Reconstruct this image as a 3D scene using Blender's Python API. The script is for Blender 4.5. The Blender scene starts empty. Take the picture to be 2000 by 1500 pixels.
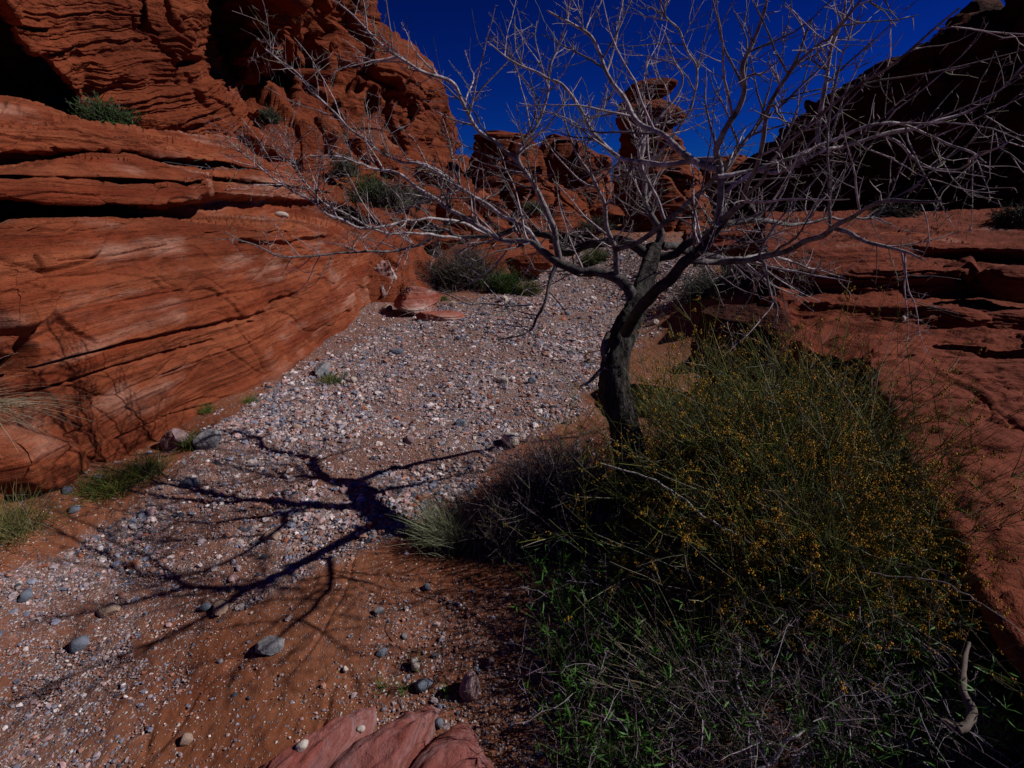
import bpy, math, numpy as np
from mathutils import Vector

# ------------------------------------------------------------------ camera, sky, sun, exposure
scene = bpy.context.scene
PITCH = math.radians(20.3)
CAMZ = 1.6
cam_d = bpy.data.cameras.new("camera"); cam = bpy.data.objects.new("camera", cam_d)
scene.collection.objects.link(cam); scene.camera = cam
cam.location = (0, 0, CAMZ); cam.rotation_euler = (math.pi/2 - PITCH, 0, 0)
cam_d.lens = 18.0; cam_d.sensor_width = 36.0; cam_d.clip_start = 0.02; cam_d.clip_end = 3000

SUN_EL, SUN_AZ = math.radians(39.0), math.radians(2.0)      # azimuth measured from +X towards +Y
sd = Vector((math.cos(SUN_EL)*math.cos(SUN_AZ), math.cos(SUN_EL)*math.sin(SUN_AZ), math.sin(SUN_EL)))
w = bpy.data.worlds.new("World"); scene.world = w; w.use_nodes = True
nt = w.node_tree; bg = nt.nodes["Background"]
sky = nt.nodes.new("ShaderNodeTexSky"); sky.sky_type = 'NISHITA'; sky.sun_disc = False
sky.sun_elevation = SUN_EL; sky.sun_rotation = math.pi/2 - SUN_AZ
sky.altitude = 1500; sky.air_density = 1.0; sky.dust_density = 0.0; sky.ozone_density = 6.0
tint = nt.nodes.new("ShaderNodeMixRGB"); tint.blend_type = 'MULTIPLY'; tint.inputs[0].default_value = 1.0
tint.inputs[2].default_value = (0.007, 0.054, 0.18, 1)
gam = nt.nodes.new("ShaderNodeGamma"); gam.inputs[1].default_value = 1.85
nt.links.new(sky.outputs[0], gam.inputs[0]); nt.links.new(gam.outputs[0], tint.inputs[1]); nt.links.new(tint.outputs[0], bg.inputs[0])
bg.inputs[1].default_value = 0.05
sun_d = bpy.data.lights.new("sun", 'SUN'); sun_d.energy = 5.0; sun_d.angle = math.radians(0.45); sun_d.color = (1.0, 0.96, 0.91)
sun = bpy.data.objects.new("sun", sun_d); scene.collection.objects.link(sun)
sun.rotation_euler = sd.to_track_quat('Z', 'Y').to_euler()
scene.view_settings.view_transform = 'Standard'; scene.view_settings.look = 'None'
scene.view_settings.exposure = -0.48; scene.view_settings.gamma = 1.0
scene.cycles.max_bounces = 4; scene.cycles.diffuse_bounces = 1

COL = scene.collection
RS = np.random.RandomState
# ------------------------------------------------------------------ maths helpers
SP, CP = math.sin(PITCH), math.cos(PITCH)
def ray(px, py):
    x = (np.asarray(px, float)-1000)/1000; y = (750-np.asarray(py, float))/1000
    return x, CP + y*SP, -SP + y*CP
def PY(px, py, Y):
    x, f, u = ray(px, py); t = Y/f; return np.stack([x*t, f*t, CAMZ+u*t], -1)
def PZ(px, py, Z=0.0):
    x, f, u = ray(px, py); t = (Z-CAMZ)/u; return np.stack([x*t, f*t, CAMZ+u*t], -1)
def to_px(P):
    x, y, z = P[..., 0], P[..., 1], P[..., 2]-CAMZ
    d = y*CP - z*SP; v = y*SP + z*CP; d = np.where(d < .02, .02, d)
    return 1000+1000*x/d, 750-1000*v/d
def sm(a, b, x):
    t = np.clip((x-a)/(b-a), 0, 1); return t*t*(3-2*t)
def _h(ix, iy, iz, s):
    n = (ix.astype(np.int64)*374761393 + iy.astype(np.int64)*668265263 + iz.astype(np.int64)*2147483647*3 + s*1274126177) & 0xFFFFFFFF
    n = (n ^ (n >> 13))*1274126177 & 0xFFFFFFFF
    n = (n ^ (n >> 16))*2246822519 & 0xFFFFFFFF
    n = n ^ (n >> 15)
    return (n & 0xFFFFFF)/float(0xFFFFFF)*2-1
def noise(P, f=1.0, s=0):
    Q = P*f if np.isscalar(f) else P*np.array(f)
    i = np.floor(Q); r = Q-i; r = r*r*r*(r*(r*6-15)+10); i = i.astype(np.int64)
    x, y, z = i[..., 0], i[..., 1], i[..., 2]; a, b, c = r[..., 0], r[..., 1], r[..., 2]
    L = lambda p, q, t: p+(q-p)*t
    return L(L(L(_h(x, y, z, s), _h(x+1, y, z, s), a), L(_h(x, y+1, z, s), _h(x+1, y+1, z, s), a), b),
             L(L(_h(x, y, z+1, s), _h(x+1, y, z+1, s), a), L(_h(x, y+1, z+1, s), _h(x+1, y+1, z+1, s), a), b), c)
def fbm(P, f=1.0, o=4, s=0, g=.5):
    r = 0; a = 1.0; n = 0; f = np.array(f, float)
    for k in range(o):
        r = r + a*noise(P, f if f.ndim else float(f), s+k*17); n += a; a *= g; f = f*2.03
    return r/n*1.6
def worley(P, f=1.0, s=0):
    Q = P*f if np.isscalar(f) else P*np.array(f)
    i = np.floor(Q).astype(np.int64); r = Q-i
    d1 = np.full(Q.shape[:-1], 9.0); d2 = d1.copy(); cid = np.zeros(Q.shape[:-1])
    for a in (-1, 0, 1):
        for b in (-1, 0, 1):
            for c in (-1, 0, 1):
                x, y, z = i[..., 0]+a, i[..., 1]+b, i[..., 2]+c
                d = np.sqrt((a+.5+.45*_h(x, y, z, s)-r[..., 0])**2+(b+.5+.45*_h(x, y, z, s+1)-r[..., 1])**2+(c+.5+.45*_h(x, y, z, s+2)-r[..., 2])**2)
                m = d < d1
                d2 = np.where(m, d1, np.minimum(d2, d)); cid = np.where(m, _h(x, y, z, s+3), cid); d1 = np.where(m, d, d1)
    return d1, d2, cid
def _table(seed):
    R = RS(seed); N = 16384; T = np.zeros(N)
    i = 0
    while i < N:
        n = int(R.uniform(10, 95)); T[i:i+n] += R.uniform(-1, 1)
        if R.rand() < .55:
            c = R.randint(2, 5); T[i:i+c] -= R.uniform(.6, 1.6)
        i += n
    i = 0
    while i < N:
        n = int(R.uniform(3, 14)); T[i:i+n] += .38*R.uniform(-1, 1); i += n
    k = np.array([1, 3, 4, 3, 1.]); k /= k.sum()
    return np.convolve(T, k, 'same')
TAB = _table(5); TAB2 = _table(23)
def strata(P, scale=1.0, dip=(0, 0), warp=.06, s=0):
    t = P[..., 2] - dip[0]*P[..., 0] - dip[1]*P[..., 1] + warp*scale*fbm(P, .8/scale, 3, 90+s)
    j = (t/scale/.005) % 16383; i = j.astype(int); a = j-i
    m = sm(-.35, .35, noise(P, (.7/scale, .7/scale, 1.6/scale), 71+s))
    A = TAB[i]*(1-a)+TAB[i+1]*a; B = TAB2[i]*(1-a)+TAB2[i+1]*a
    return A*m + B*(1-m)

# ------------------------------------------------------------------ mesh helpers
class MB:
    def __init__(s): s.v = []; s.f = []; s.c = []; s.n = 0
    def add(s, v, f, c=None):
        v = np.asarray(v, float).reshape(-1, 3); f = np.asarray(f)
        s.v.append(v); s.f.append(f+s.n); s.n += len(v)
        if c is None: c = (1, 1, 1)
        c = np.asarray(c, float); s.c.append(np.broadcast_to(c, (len(v), 3)))
        return s
    def build(s, name, mat, parent=None, smooth=True):
        v = np.concatenate(s.v).astype(np.float32); me = bpy.data.meshes.new(name)
        loops = np.concatenate([f.reshape(-1) for f in s.f]).astype(np.int32)
        tot = np.concatenate([np.full(len(f), f.shape[1]) for f in s.f]).astype(np.int32)
        me.vertices.add(len(v)); me.vertices.foreach_set('co', v.reshape(-1))
        me.loops.add(len(loops)); me.loops.foreach_set('vertex_index', loops)
        me.polygons.add(len(tot)); me.polygons.foreach_set('loop_start', np.concatenate([[0], np.cumsum(tot)[:-1]]).astype(np.int32))
        me.polygons.foreach_set('loop_total', tot)
        me.polygons.foreach_set('use_smooth', np.full(len(tot), smooth))
        c = np.concatenate(s.c); c4 = np.ones((len(c), 4), np.float32); c4[:, :3] = c
        at = me.color_attributes.new('col', 'FLOAT_COLOR', 'POINT'); at.data.foreach_set('color', c4.reshape(-1))
        me.update(calc_edges=True); me.materials.append(mat)
        o = bpy.data.objects.new(name, me); COL.objects.link(o)
        if parent is not None: o.parent = parent
        return o
def tag(o, label=None, cat=None, group=None, kind=None):
    if label: o['label'] = label
    if cat: o['category'] = cat
    if group: o['group'] = group
    if kind: o['kind'] = kind
    return o
def empty(name, loc=(0, 0, 0)):
    o = bpy.data.objects.new(name, None); COL.objects.link(o); o.location = loc; o.empty_display_size = .1
    return o
def child_local(o, root):                      # mesh built in world coordinates: shift into the root's space
    me = o.data; n = len(me.vertices); a = np.empty(n*3, np.float32); me.vertices.foreach_get('co', a)
    a = a.reshape(-1, 3)-np.array(root.location, np.float32); me.vertices.foreach_set('co', a.reshape(-1)); me.update(); o.parent = root
    return o
def grid_faces(nr, nc):
    i = np.arange(nr-1)[:, None]*nc + np.arange(nc-1)[None, :]; i = i.reshape(-1)
    return np.stack([i, i+1, i+nc+1, i+nc], 1)
def grid_normals(G):
    du = np.gradient(G, axis=1); dv = np.gradient(G, axis=0); n = np.cross(du, dv)
    return n/np.maximum(np.linalg.norm(n, axis=-1, keepdims=True), 1e-9)
def blur(G, it=1):
    for _ in range(it):
        H = G.copy(); H[1:-1] = .25*G[:-2]+.5*G[1:-1]+.25*G[2:]; G = H
    return G
def blur_u(G, it=1):
    for _ in range(it):
        H = G.copy(); H[:, 1:-1] = .25*G[:, :-2]+.5*G[:, 1:-1]+.25*G[:, 2:]; G = H
    return G
def ico(sub):
    t = (1+5**.5)/2
    v = [(-1, t, 0), (1, t, 0), (-1, -t, 0), (1, -t, 0), (0, -1, t), (0, 1, t), (0, -1, -t), (0, 1, -t), (t, 0, -1), (t, 0, 1), (-t, 0, -1), (-t, 0, 1)]
    f = [(0, 11, 5), (0, 5, 1), (0, 1, 7), (0, 7, 10), (0, 10, 11), (1, 5, 9), (5, 11, 4), (11, 10, 2), (10, 7, 6), (7, 1, 8), (3, 9, 4), (3, 4, 2), (3, 2, 6), (3, 6, 8), (3, 8, 9), (4, 9, 5), (2, 4, 11), (6, 2, 10), (8, 6, 7), (9, 8, 1)]
    v = [tuple(np.array(a)/np.linalg.norm(a)) for a in v]
    for _ in range(sub):
        mid = {}; nf = []
        def m(a, b):
            k = (min(a, b), max(a, b))
            if k not in mid:
                p = (np.array(v[a])+np.array(v[b])); p /= np.linalg.norm(p); v.append(tuple(p)); mid[k] = len(v)-1
            return mid[k]
        for a, b, c in f:
            d, e, g = m(a, b), m(b, c), m(c, a); nf += [(a, d, g), (b, e, d), (c, g, e), (d, e, g)]
        f = nf
    return np.array(v), np.array(f)
ICO = {k: ico(k) for k in (0, 1, 2, 5)}
def tubes(P, R, sides=4, rs=None):
    """P (N,K,3), R (N,K) -> verts, quads"""
    N, K = P.shape[:2]; rs = rs or RS(1)
    T = np.gradient(P, axis=1); T /= np.maximum(np.linalg.norm(T, axis=-1, keepdims=True), 1e-9)
    ref = np.tile(np.array([.31, .77, .21]), (N, 1)); m = T[:, K//2]
    flip = np.abs((ref*m).sum(1)) > .75; ref[flip] = (.9, -.3, .1); ref = ref[:, None, :]
    U = np.cross(T, np.broadcast_to(ref, T.shape)); U /= np.maximum(np.linalg.norm(U, axis=-1, keepdims=True), 1e-9)
    V = np.cross(T, U); a = np.arange(sides)/sides*2*np.pi
    ring = P[:, :, None]+R[:, :, None, None]*(U[:, :, None]*np.cos(a)[:, None]+V[:, :, None]*np.sin(a)[:, None])
    v = ring.reshape(-1, 3)
    n = np.arange(N)[:, None, None]*K*sides; k = np.arange(K-1)[None, :, None]*sides; j = np.arange(sides)[None, None, :]; j2 = (j+1) % sides
    f = np.stack([n+k+j, n+k+j2, n+k+sides+j2, n+k+sides+j], -1).reshape(-1, 4)
    return v, f
def ribbons(P, W, side):
    """P (N,K,3), W (N,K), side (N,3)"""
    N, K = P.shape[:2]
    L = P-side[:, None]*W[..., None]; Rr = P+side[:, None]*W[..., None]
    v = np.stack([L, Rr], 2).reshape(-1, 3)
    n = np.arange(N)[:, None]*K*2; k = np.arange(K-1)[None]*2
    f = np.stack([n+k, n+k+1, n+k+3, n+k+2], -1).reshape(-1, 4)
    return v, f
def nrm(a): return a/np.maximum(np.linalg.norm(a, axis=-1, keepdims=True), 1e-9)
def stems(base, d, L, K=5, wig=.12, bend=(0, 0, -.2), rs=None):
    """curved stems (N,K,3): start at base, direction d, length L"""
    rs = rs or RS(0); N = len(base); bend = np.broadcast_to(np.asarray(bend, float), (N, 3))
    P = np.zeros((N, K, 3)); P[:, 0] = base; d = nrm(d)
    for k in range(1, K):
        d = nrm(d+bend/(K-1)+wig*rs.normal(size=(N, 3))); P[:, k] = P[:, k-1]+d*(L/(K-1))[:, None]
    return P
def catmull(p, n):
    p = np.asarray(p, float); q = np.vstack([2*p[0]-p[1], p, 2*p[-1]-p[-2]]); out = []
    seg = len(p)-1; t = np.linspace(0, seg, n); i = np.minimum(t.astype(int), seg-1); a = (t-i)[:, None]
    p0, p1, p2, p3 = q[i], q[i+1], q[i+2], q[i+3]
    return .5*((2*p1)+(-p0+p2)*a+(2*p0-5*p1+4*p2-p3)*a**2+(-p0+3*p1-3*p2+p3)*a**3)

# ------------------------------------------------------------------ materials
class NT:
    def __init__(s, name, rough=.9, spec=.2):
        s.m = bpy.data.materials.new(name); s.m.use_nodes = True; s.t = s.m.node_tree; s.b = s.t.nodes["Principled BSDF"]
        s.b.inputs['Roughness'].default_value = rough; s.b.inputs['Specular IOR Level'].default_value = spec
        s.co = s.t.nodes.new("ShaderNodeTexCoord").outputs['Object']
    def l(s, a, b): s.t.links.new(a, b)
    def mapn(s, sc, src=None, rot=(0, 0, 0)):
        n = s.t.nodes.new("ShaderNodeMapping"); n.inputs['Scale'].default_value = sc; n.inputs['Rotation'].default_value = rot; s.l(src or s.co, n.inputs[0]); return n.outputs[0]
    def noise(s, scale, det=4, rough=.55, src=None, dist=0):
        n = s.t.nodes.new("ShaderNodeTexNoise"); n.inputs['Scale'].default_value = scale; n.inputs['Detail'].default_value = det
        n.inputs['Roughness'].default_value = rough; n.inputs['Distortion'].default_value = dist; s.l(src or s.co, n.inputs['Vector']); return n.outputs['Fac']
    def vor(s, scale, src=None, out='Distance', feat='F1'):
        n = s.t.nodes.new("ShaderNodeTexVoronoi"); n.feature = feat; n.inputs['Scale'].default_value = scale; s.l(src or s.co, n.inputs['Vector']); return n.outputs[out]
    def ramp(s, fac, stops):
        n = s.t.nodes.new("ShaderNodeValToRGB"); e = n.color_ramp.elements
        while len(e) < len(stops): e.new(.5)
        for k, (p, c) in enumerate(stops):
            e[k].position = p; e[k].color = (*((c,)*3 if np.isscalar(c) else c), 1)
        s.l(fac, n.inputs[0]); return n.outputs[0]
    def mix(s, fac, a, b, mode='MIX'):
        n = s.t.nodes.new("ShaderNodeMixRGB"); n.blend_type = mode
        for v, i in ((fac, 0), (a, 1), (b, 2)):
            if isinstance(v, (int, float)): n.inputs[i].default_value = v
            elif isinstance(v, tuple): n.inputs[i].default_value = (*v, 1)
            else: s.l(v, n.inputs[i])
        return n.outputs[0]
    def math(s, op, a, b=0.0):
        n = s.t.nodes.new("ShaderNodeMath"); n.operation = op
        for v, i in ((a, 0), (b, 1)):
            if isinstance(v, (int, float)): n.inputs[i].default_value = v
            else: s.l(v, n.inputs[i])
        return n.outputs[0]
    def attr(s, name='col', out='Color'):
        n = s.t.nodes.new("ShaderNodeAttribute"); n.attribute_name = name; return n.outputs[out]
    def bump(s, h, strength=.5, dist=.02, prev=None):
        n = s.t.nodes.new("ShaderNodeBump"); n.inputs['Strength'].default_value = strength; n.inputs['Distance'].default_value = dist
        s.l(h, n.inputs['Height'])
        if prev is not None: s.l(prev, n.inputs['Normal'])
        return n.outputs[0]
    def out(s, color, normal=None):
        if isinstance(color, tuple): s.b.inputs['Base Color'].default_value = (*color, 1)
        else: s.l(color, s.b.inputs['Base Color'])
        if normal is not None: s.l(normal, s.b.inputs['Normal'])
        return s.m

def rock_mat(name, base=(.26, .048, .018), light=(.38, .105, .046), dark=(.11, .020, .009), pale=(.6, .36, .28), k=1.0, palef=.0, grain=1.0, tilt=(.0, .05, 0), bd=1.0, palelo=.60):
    n = NT(name, .92, .12)
    band = n.noise(1.0, 5, .62, n.mapn((.35/k, .35/k, 9/k), rot=tilt))
    big = n.noise(.9/k, 4, .6)
    fine = n.noise(1.0, 5, .7, n.mapn((2.2/k, 2.2/k, 34/k), rot=tilt))
    c = n.mix(n.ramp(band, [(.36, 0), (.62, 1)]), base, light)
    c = n.mix(n.ramp(fine, [(.38, .5), (.47, 0)]), c, dark)
    c = n.mix(n.ramp(big, [(.40, .55), (.56, 0)]), c, dark)
    if palef > 0:
        pm = n.math('MULTIPLY', n.ramp(n.noise(.8/k, 4, .6, n.mapn((1, 1, 3.4))), [(palelo, 0), (palelo+.1, 1)]), n.ramp(band, [(.42, .15), (.55, 1)]))
        c = n.mix(n.math('MULTIPLY', pm, palef), c, pale)
    g = n.noise(130/k, 3, .7); c = n.mix(.35, c, n.ramp(g, [(.3, .35), (.7, .95)]), 'MULTIPLY')
    sp = n.noise(11/k, 5, .65); c = n.mix(.5, c, n.ramp(sp, [(.3, .55), (.65, 1.0)]), 'MULTIPLY')
    b = n.bump(n.noise(1.0, 6, .68, n.mapn((1.6/k, 1.6/k, 15/k), rot=tilt)), .9, .07*k*bd)
    b = n.bump(n.noise(6/k, 7, .7), .6, .05*k*bd, b)
    b = n.bump(n.noise(95/k, 4, .75), .55*grain, .006*k, b)
    return n.out(c, b)
M_wall = rock_mat("red_sandstone_wall", palef=.38, palelo=.53, bd=.9)
M_ledge = rock_mat("red_sandstone_ledge", base=(.19, .034, .014), light=(.28, .064, .029), palef=.4, palelo=.6)
M_cliff = rock_mat("red_sandstone_cliff", base=(.22, .044, .016), light=(.31, .075, .030), k=4.0, palef=.35)
M_far = rock_mat("far_sandstone", base=(.25, .055, .022), light=(.33, .085, .038), k=5.0)
M_dark = rock_mat("shade_darkened_sandstone", base=(.06, .014, .008), light=(.09, .021, .011), dark=(.05, .012, .007), k=4.0)  # shade of the right cliff and big boulder put into a darkened sandstone colour
M_slab = rock_mat("slab_sandstone", base=(.235, .052, .027), light=(.30, .080, .043), dark=(.13, .028, .014), palef=.25, tilt=(0, .12, .3), bd=.7)
M_pink = rock_mat("pink_quartz_sandstone", base=(.30, .078, .060), light=(.38, .155, .145), dark=(.20, .035, .020), pale=(.42, .30, .31), k=.30, palef=.6, palelo=.5, bd=1.0)
M_pinkband = rock_mat("pink_banded_sandstone", base=(.40, .09, .055), light=(.55, .27, .22), dark=(.26, .04, .02), pale=(.68, .5, .45), k=.8, palef=.8, palelo=.5)

M_whiteband = rock_mat("white_streaked_sandstone", base=(.40, .15, .11), light=(.60, .40, .36), dark=(.26, .05, .03), pale=(.75, .66, .62), k=.7, palef=.9, palelo=.44)
def stone_mat(name, c1, c2, sc=14):
    n = NT(name, .85, .25)
    c = n.mix(n.ramp(n.noise(sc, 6, .7), [(.38, 0), (.62, 1)]), c1, c2)
    c = n.mix(.5, c, n.ramp(n.vor(sc*9), [(.0, .4), (.45, 1.0)]), 'MULTIPLY')
    b = n.bump(n.noise(sc*2, 6, .7), .6, .02); b = n.bump(n.noise(160, 3, .7), .5, .003, b)
    return n.out(c, b)
M_grey = stone_mat("grey_limestone", (.30, .28, .29), (.12, .12, .14))
M_blue = stone_mat("blue_grey_stone", (.18, .20, .25), (.08, .09, .12))
M_white = stone_mat("white_stone", (.62, .55, .50), (.38, .30, .26))
M_tan = stone_mat("tan_stone", (.42, .30, .24), (.24, .15, .11))
M_mauve = stone_mat("mauve_stone", (.36, .24, .24), (.17, .10, .11))

def attr_mat(name, rough=.8, noise_sc=60, lo=.6, bumpd=0.0, spec=.2, bsc=90):
    n = NT(name, rough, spec)
    c = n.mix(.8, n.attr(), n.ramp(n.noise(noise_sc, 4, .65), [(.3, lo), (.65, 1.0)]), 'MULTIPLY')
    return n.out(c, n.bump(n.noise(bsc, 4, .7), .6, bumpd) if bumpd else None)
M_pebble = attr_mat("wash_pebbles", .85, 90, .55, .004, .25, 140)
M_stem = attr_mat("plant_stems", .75, 40, .7)
M_leaf = attr_mat("green_leaves", .6, 40, .7, 0, .3)
M_wood = attr_mat("dead_wood", .85, 50, .5, .004)

def ground_mat():
    n = NT("wash_sand", .95, .1)
    g = n.attr('col', 'Color'); sep = n.t.nodes.new("ShaderNodeSeparateColor"); n.l(g, sep.inputs[0])
    gr = sep.outputs[0]
    sand = n.mix(n.ramp(n.noise(1.6, 5, .6), [(.35, 0), (.65, 1)]), (.20, .060, .028), (.28, .108, .058))
    sand = n.mix(.55, sand, n.ramp(n.noise(70, 5, .75), [(.3, .45), (.65, 1.0)]), 'MULTIPLY')
    sand = n.mix(n.math('MULTIPLY', gr, .6), sand, n.ramp(n.noise(220, 3, .8), [(.3, (.06, .045, .05)), (.5, (.21, .14, .135)), (.7, (.42, .34, .34))]))
    # fine grit: little cells, each with a tone of its own
    def grit(sc):
        v = n.t.nodes.new("ShaderNodeTexVoronoi"); v.inputs['Scale'].default_value = sc; n.l(n.co, v.inputs['Vector'])
        s2 = n.t.nodes.new("ShaderNodeSeparateColor"); n.l(v.outputs['Color'], s2.inputs[0])
        col = n.ramp(s2.outputs[0], [(0, (.10, .10, .13)), (.3, (.26, .22, .22)), (.55, (.36, .20, .15)), (.8, (.42, .36, .34)), (1, (.6, .54, .5))])
        return col, s2.outputs[1], v.outputs['Distance']
    c1, r1, d1 = grit(150); c2, r2, d2 = grit(75)
    m1 = n.math('GREATER_THAN', n.math('ADD', r1, n.math('MULTIPLY', gr, .75)), .87)
    m2 = n.math('GREATER_THAN', n.math('ADD', r2, n.math('MULTIPLY', gr, .7)), .94)
    m1 = n.math('MULTIPLY', m1, n.math('LESS_THAN', d1, .5)); m2 = n.math('MULTIPLY', m2, n.math('LESS_THAN', d2, .48))
    c = n.mix(m1, sand, c1); c = n.mix(m2, c, c2)
    h = n.math('ADD', n.math('MULTIPLY', m1, n.math('SUBTRACT', .5, d1)), n.math('MULTIPLY', m2, n.math('MULTIPLY', n.math('SUBTRACT', .5, d2), 2.0)))
    b = n.bump(n.noise(9, 6, .65), .5, .03); b = n.bump(n.noise(120, 3, .75), .5, .004, b); b = n.bump(h, .8, .012, b)
    return n.out(c, b)
M_ground = ground_mat()

def bark_mat(name, c1, c2, k=1.0, bd=.01):
    n = NT(name, .9, .15)
    f = n.noise(1.0, 6, .7, n.mapn((70*k, 70*k, 9*k)), .4)
    c = n.mix(n.ramp(f, [(.40, 0), (.62, 1)]), c1, c2)
    c = n.mix(n.ramp(n.noise(9, 4, .6), [(.56, 0), (.70, .3)]), c, (.11, .12, .09))
    return n.out(c, n.bump(f, 1.0, bd))
M_bark = bark_mat("fissured_bark", (.008, .006, .006), (.085, .07, .067), .55, .03)
def limb_mat():
    n = NT("smooth_pale_bark", .75, .2)
    c = n.mix(n.ramp(n.noise(40, 5, .65), [(.38, 0), (.6, 1)]), (.19, .155, .155), (.50, .46, .465))
    c = n.mix(1.0, c, n.attr(), 'MULTIPLY')
    return n.out(c, n.bump(n.noise(120, 4, .7), .5, .004))
M_limb = limb_mat()

# ------------------------------------------------------------------ ground of the wash
GRAVEL = [(-900, 2400), (-700, 1350), (0, 1125), (110, 1085), (220, 1015), (330, 915), (420, 835), (540, 745), (640, 700), (760, 635), (860, 600), (1020, 560), (1060, 510), (1130, 470), (1360, 470), (1400, 560), (1270, 625),
          (1200, 700), (1150, 770), (1090, 840), (980, 880), (930, 960), (830, 1010), (760, 1060), (620, 1115), (500, 1180), (400, 1240), (380, 1320), (300, 1420), (230, 1550), (200, 2400)]
def in_poly(px, py, poly):
    r = np.zeros(px.shape, bool); n = len(poly); j = n-1
    for i in range(n):
        xi, yi = poly[i]; xj, yj = poly[j]
        c = ((yi > py) != (yj > py)) & (px < (xj-xi)*(py-yi)/(yj-yi+1e-12)+xi); r ^= c; j = i
    return r
def gravel(P):
    px, py = to_px(P)
    r = 0
    for k, s in ((14, .35), (35, .35), (60, .3)):
        a = px+k*fbm(P, 3, 3, 5+k); b = py+.6*k*fbm(P, 3, 3, 9+k); r = r+s*in_poly(a, b, GRAVEL)
    patch = sm(-.35, .25, fbm(P, 1.3, 3, 44))
    bot = sm(1080, 1300, py)
    patch2 = sm(-.1, .2, fbm(P, 3.2, 4, 47)); far = sm(950, 800, py); r = r*(1-(.45+.35*bot)*(1-patch)*(1-far*.5)*(1-.35*sm(420, 120, px)))*(1-(.40+.30*bot)*(1-patch2)*(1-far*.1)*(1-.3*sm(420, 120, px)))
    side = np.maximum(.16*sm(1130, 1200, py)*sm(650, 760, px), .30*sm(760, 700, py)*sm(560, 600, py)*sm(1000, 850, px)*sm(560, 640, px))
    return np.clip(np.maximum(r, side), 0, 1)
def gz(x, y):
    P = np.stack([x, y, np.zeros_like(x)], -1)
    z = .035*fbm(P, .6, 3, 1)+.012*fbm(P, 2.6, 3, 2)
    z = z+.20*sm(-1.75, -2.5, x)*sm(3.0, 2.4, y)
    z = z+.16*sm(.25, .9, x)*sm(3.6, 2.6, y)
    z = z+.75*sm(-2.3, -5.0, x)*sm(6.5, 10, y)*sm(40, 20, y)
    z = z+.022*np.maximum(0, y-13)+.5*sm(1.4, 3.2, x)*sm(4, 6, y)
    return z
def gpt(px, py, dz=0.0):
    p = PZ(px, py, 0.0)
    for _ in range(6): p = PZ(px, py, float(gz(np.array(p[0]), np.array(p[1])))+dz)
    return p
ys = np.concatenate([np.linspace(-6, .55, 30, endpoint=False), .55*np.exp(np.linspace(0, math.log(30/.55), 620, endpoint=False)), 30*np.exp(np.linspace(0, math.log(40), 40))])
ss = np.concatenate([np.linspace(-6, -1.15, 40, endpoint=False), np.linspace(-1.15, 1.15, 760, endpoint=False), np.linspace(1.15, 6, 40)])
Yg, Sg = np.meshgrid(ys, ss, indexing='ij'); Xg = Sg*(np.abs(Yg)*.95+.75)
G = np.stack([Xg, Yg, gz(Xg, Yg)], -1)
gm = gravel(G)
near = sm(14, 6, Yg)
rill = np.abs(fbm(G, (2.2, 1.1, 1), 3, 31)); px_, py_ = to_px(G)
G[..., 2] += near*(.006*fbm(G, 16, 3, 3)+.010*gm*fbm(G, 9, 4, 4)) - near*.007*sm(.07, 0, rill)*(1-gm)
G[..., 2] += -.010*sm(.03, .0, np.abs(G[..., 0]-(-.41+.05*np.sin(G[..., 1]*11)+.02*np.sin(G[..., 1]*37))))*sm(.6, .8, Yg)*sm(1.35, 1.15, Yg)
ground = MB().add(G.reshape(-1, 3), grid_faces(*G.shape[:2]), np.stack([gm, gm, gm], -1).reshape(-1, 3)).build('ground', M_ground)
tag(ground, 'red sand floor of the dry wash between the rock ledges', kind='structure')

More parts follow.
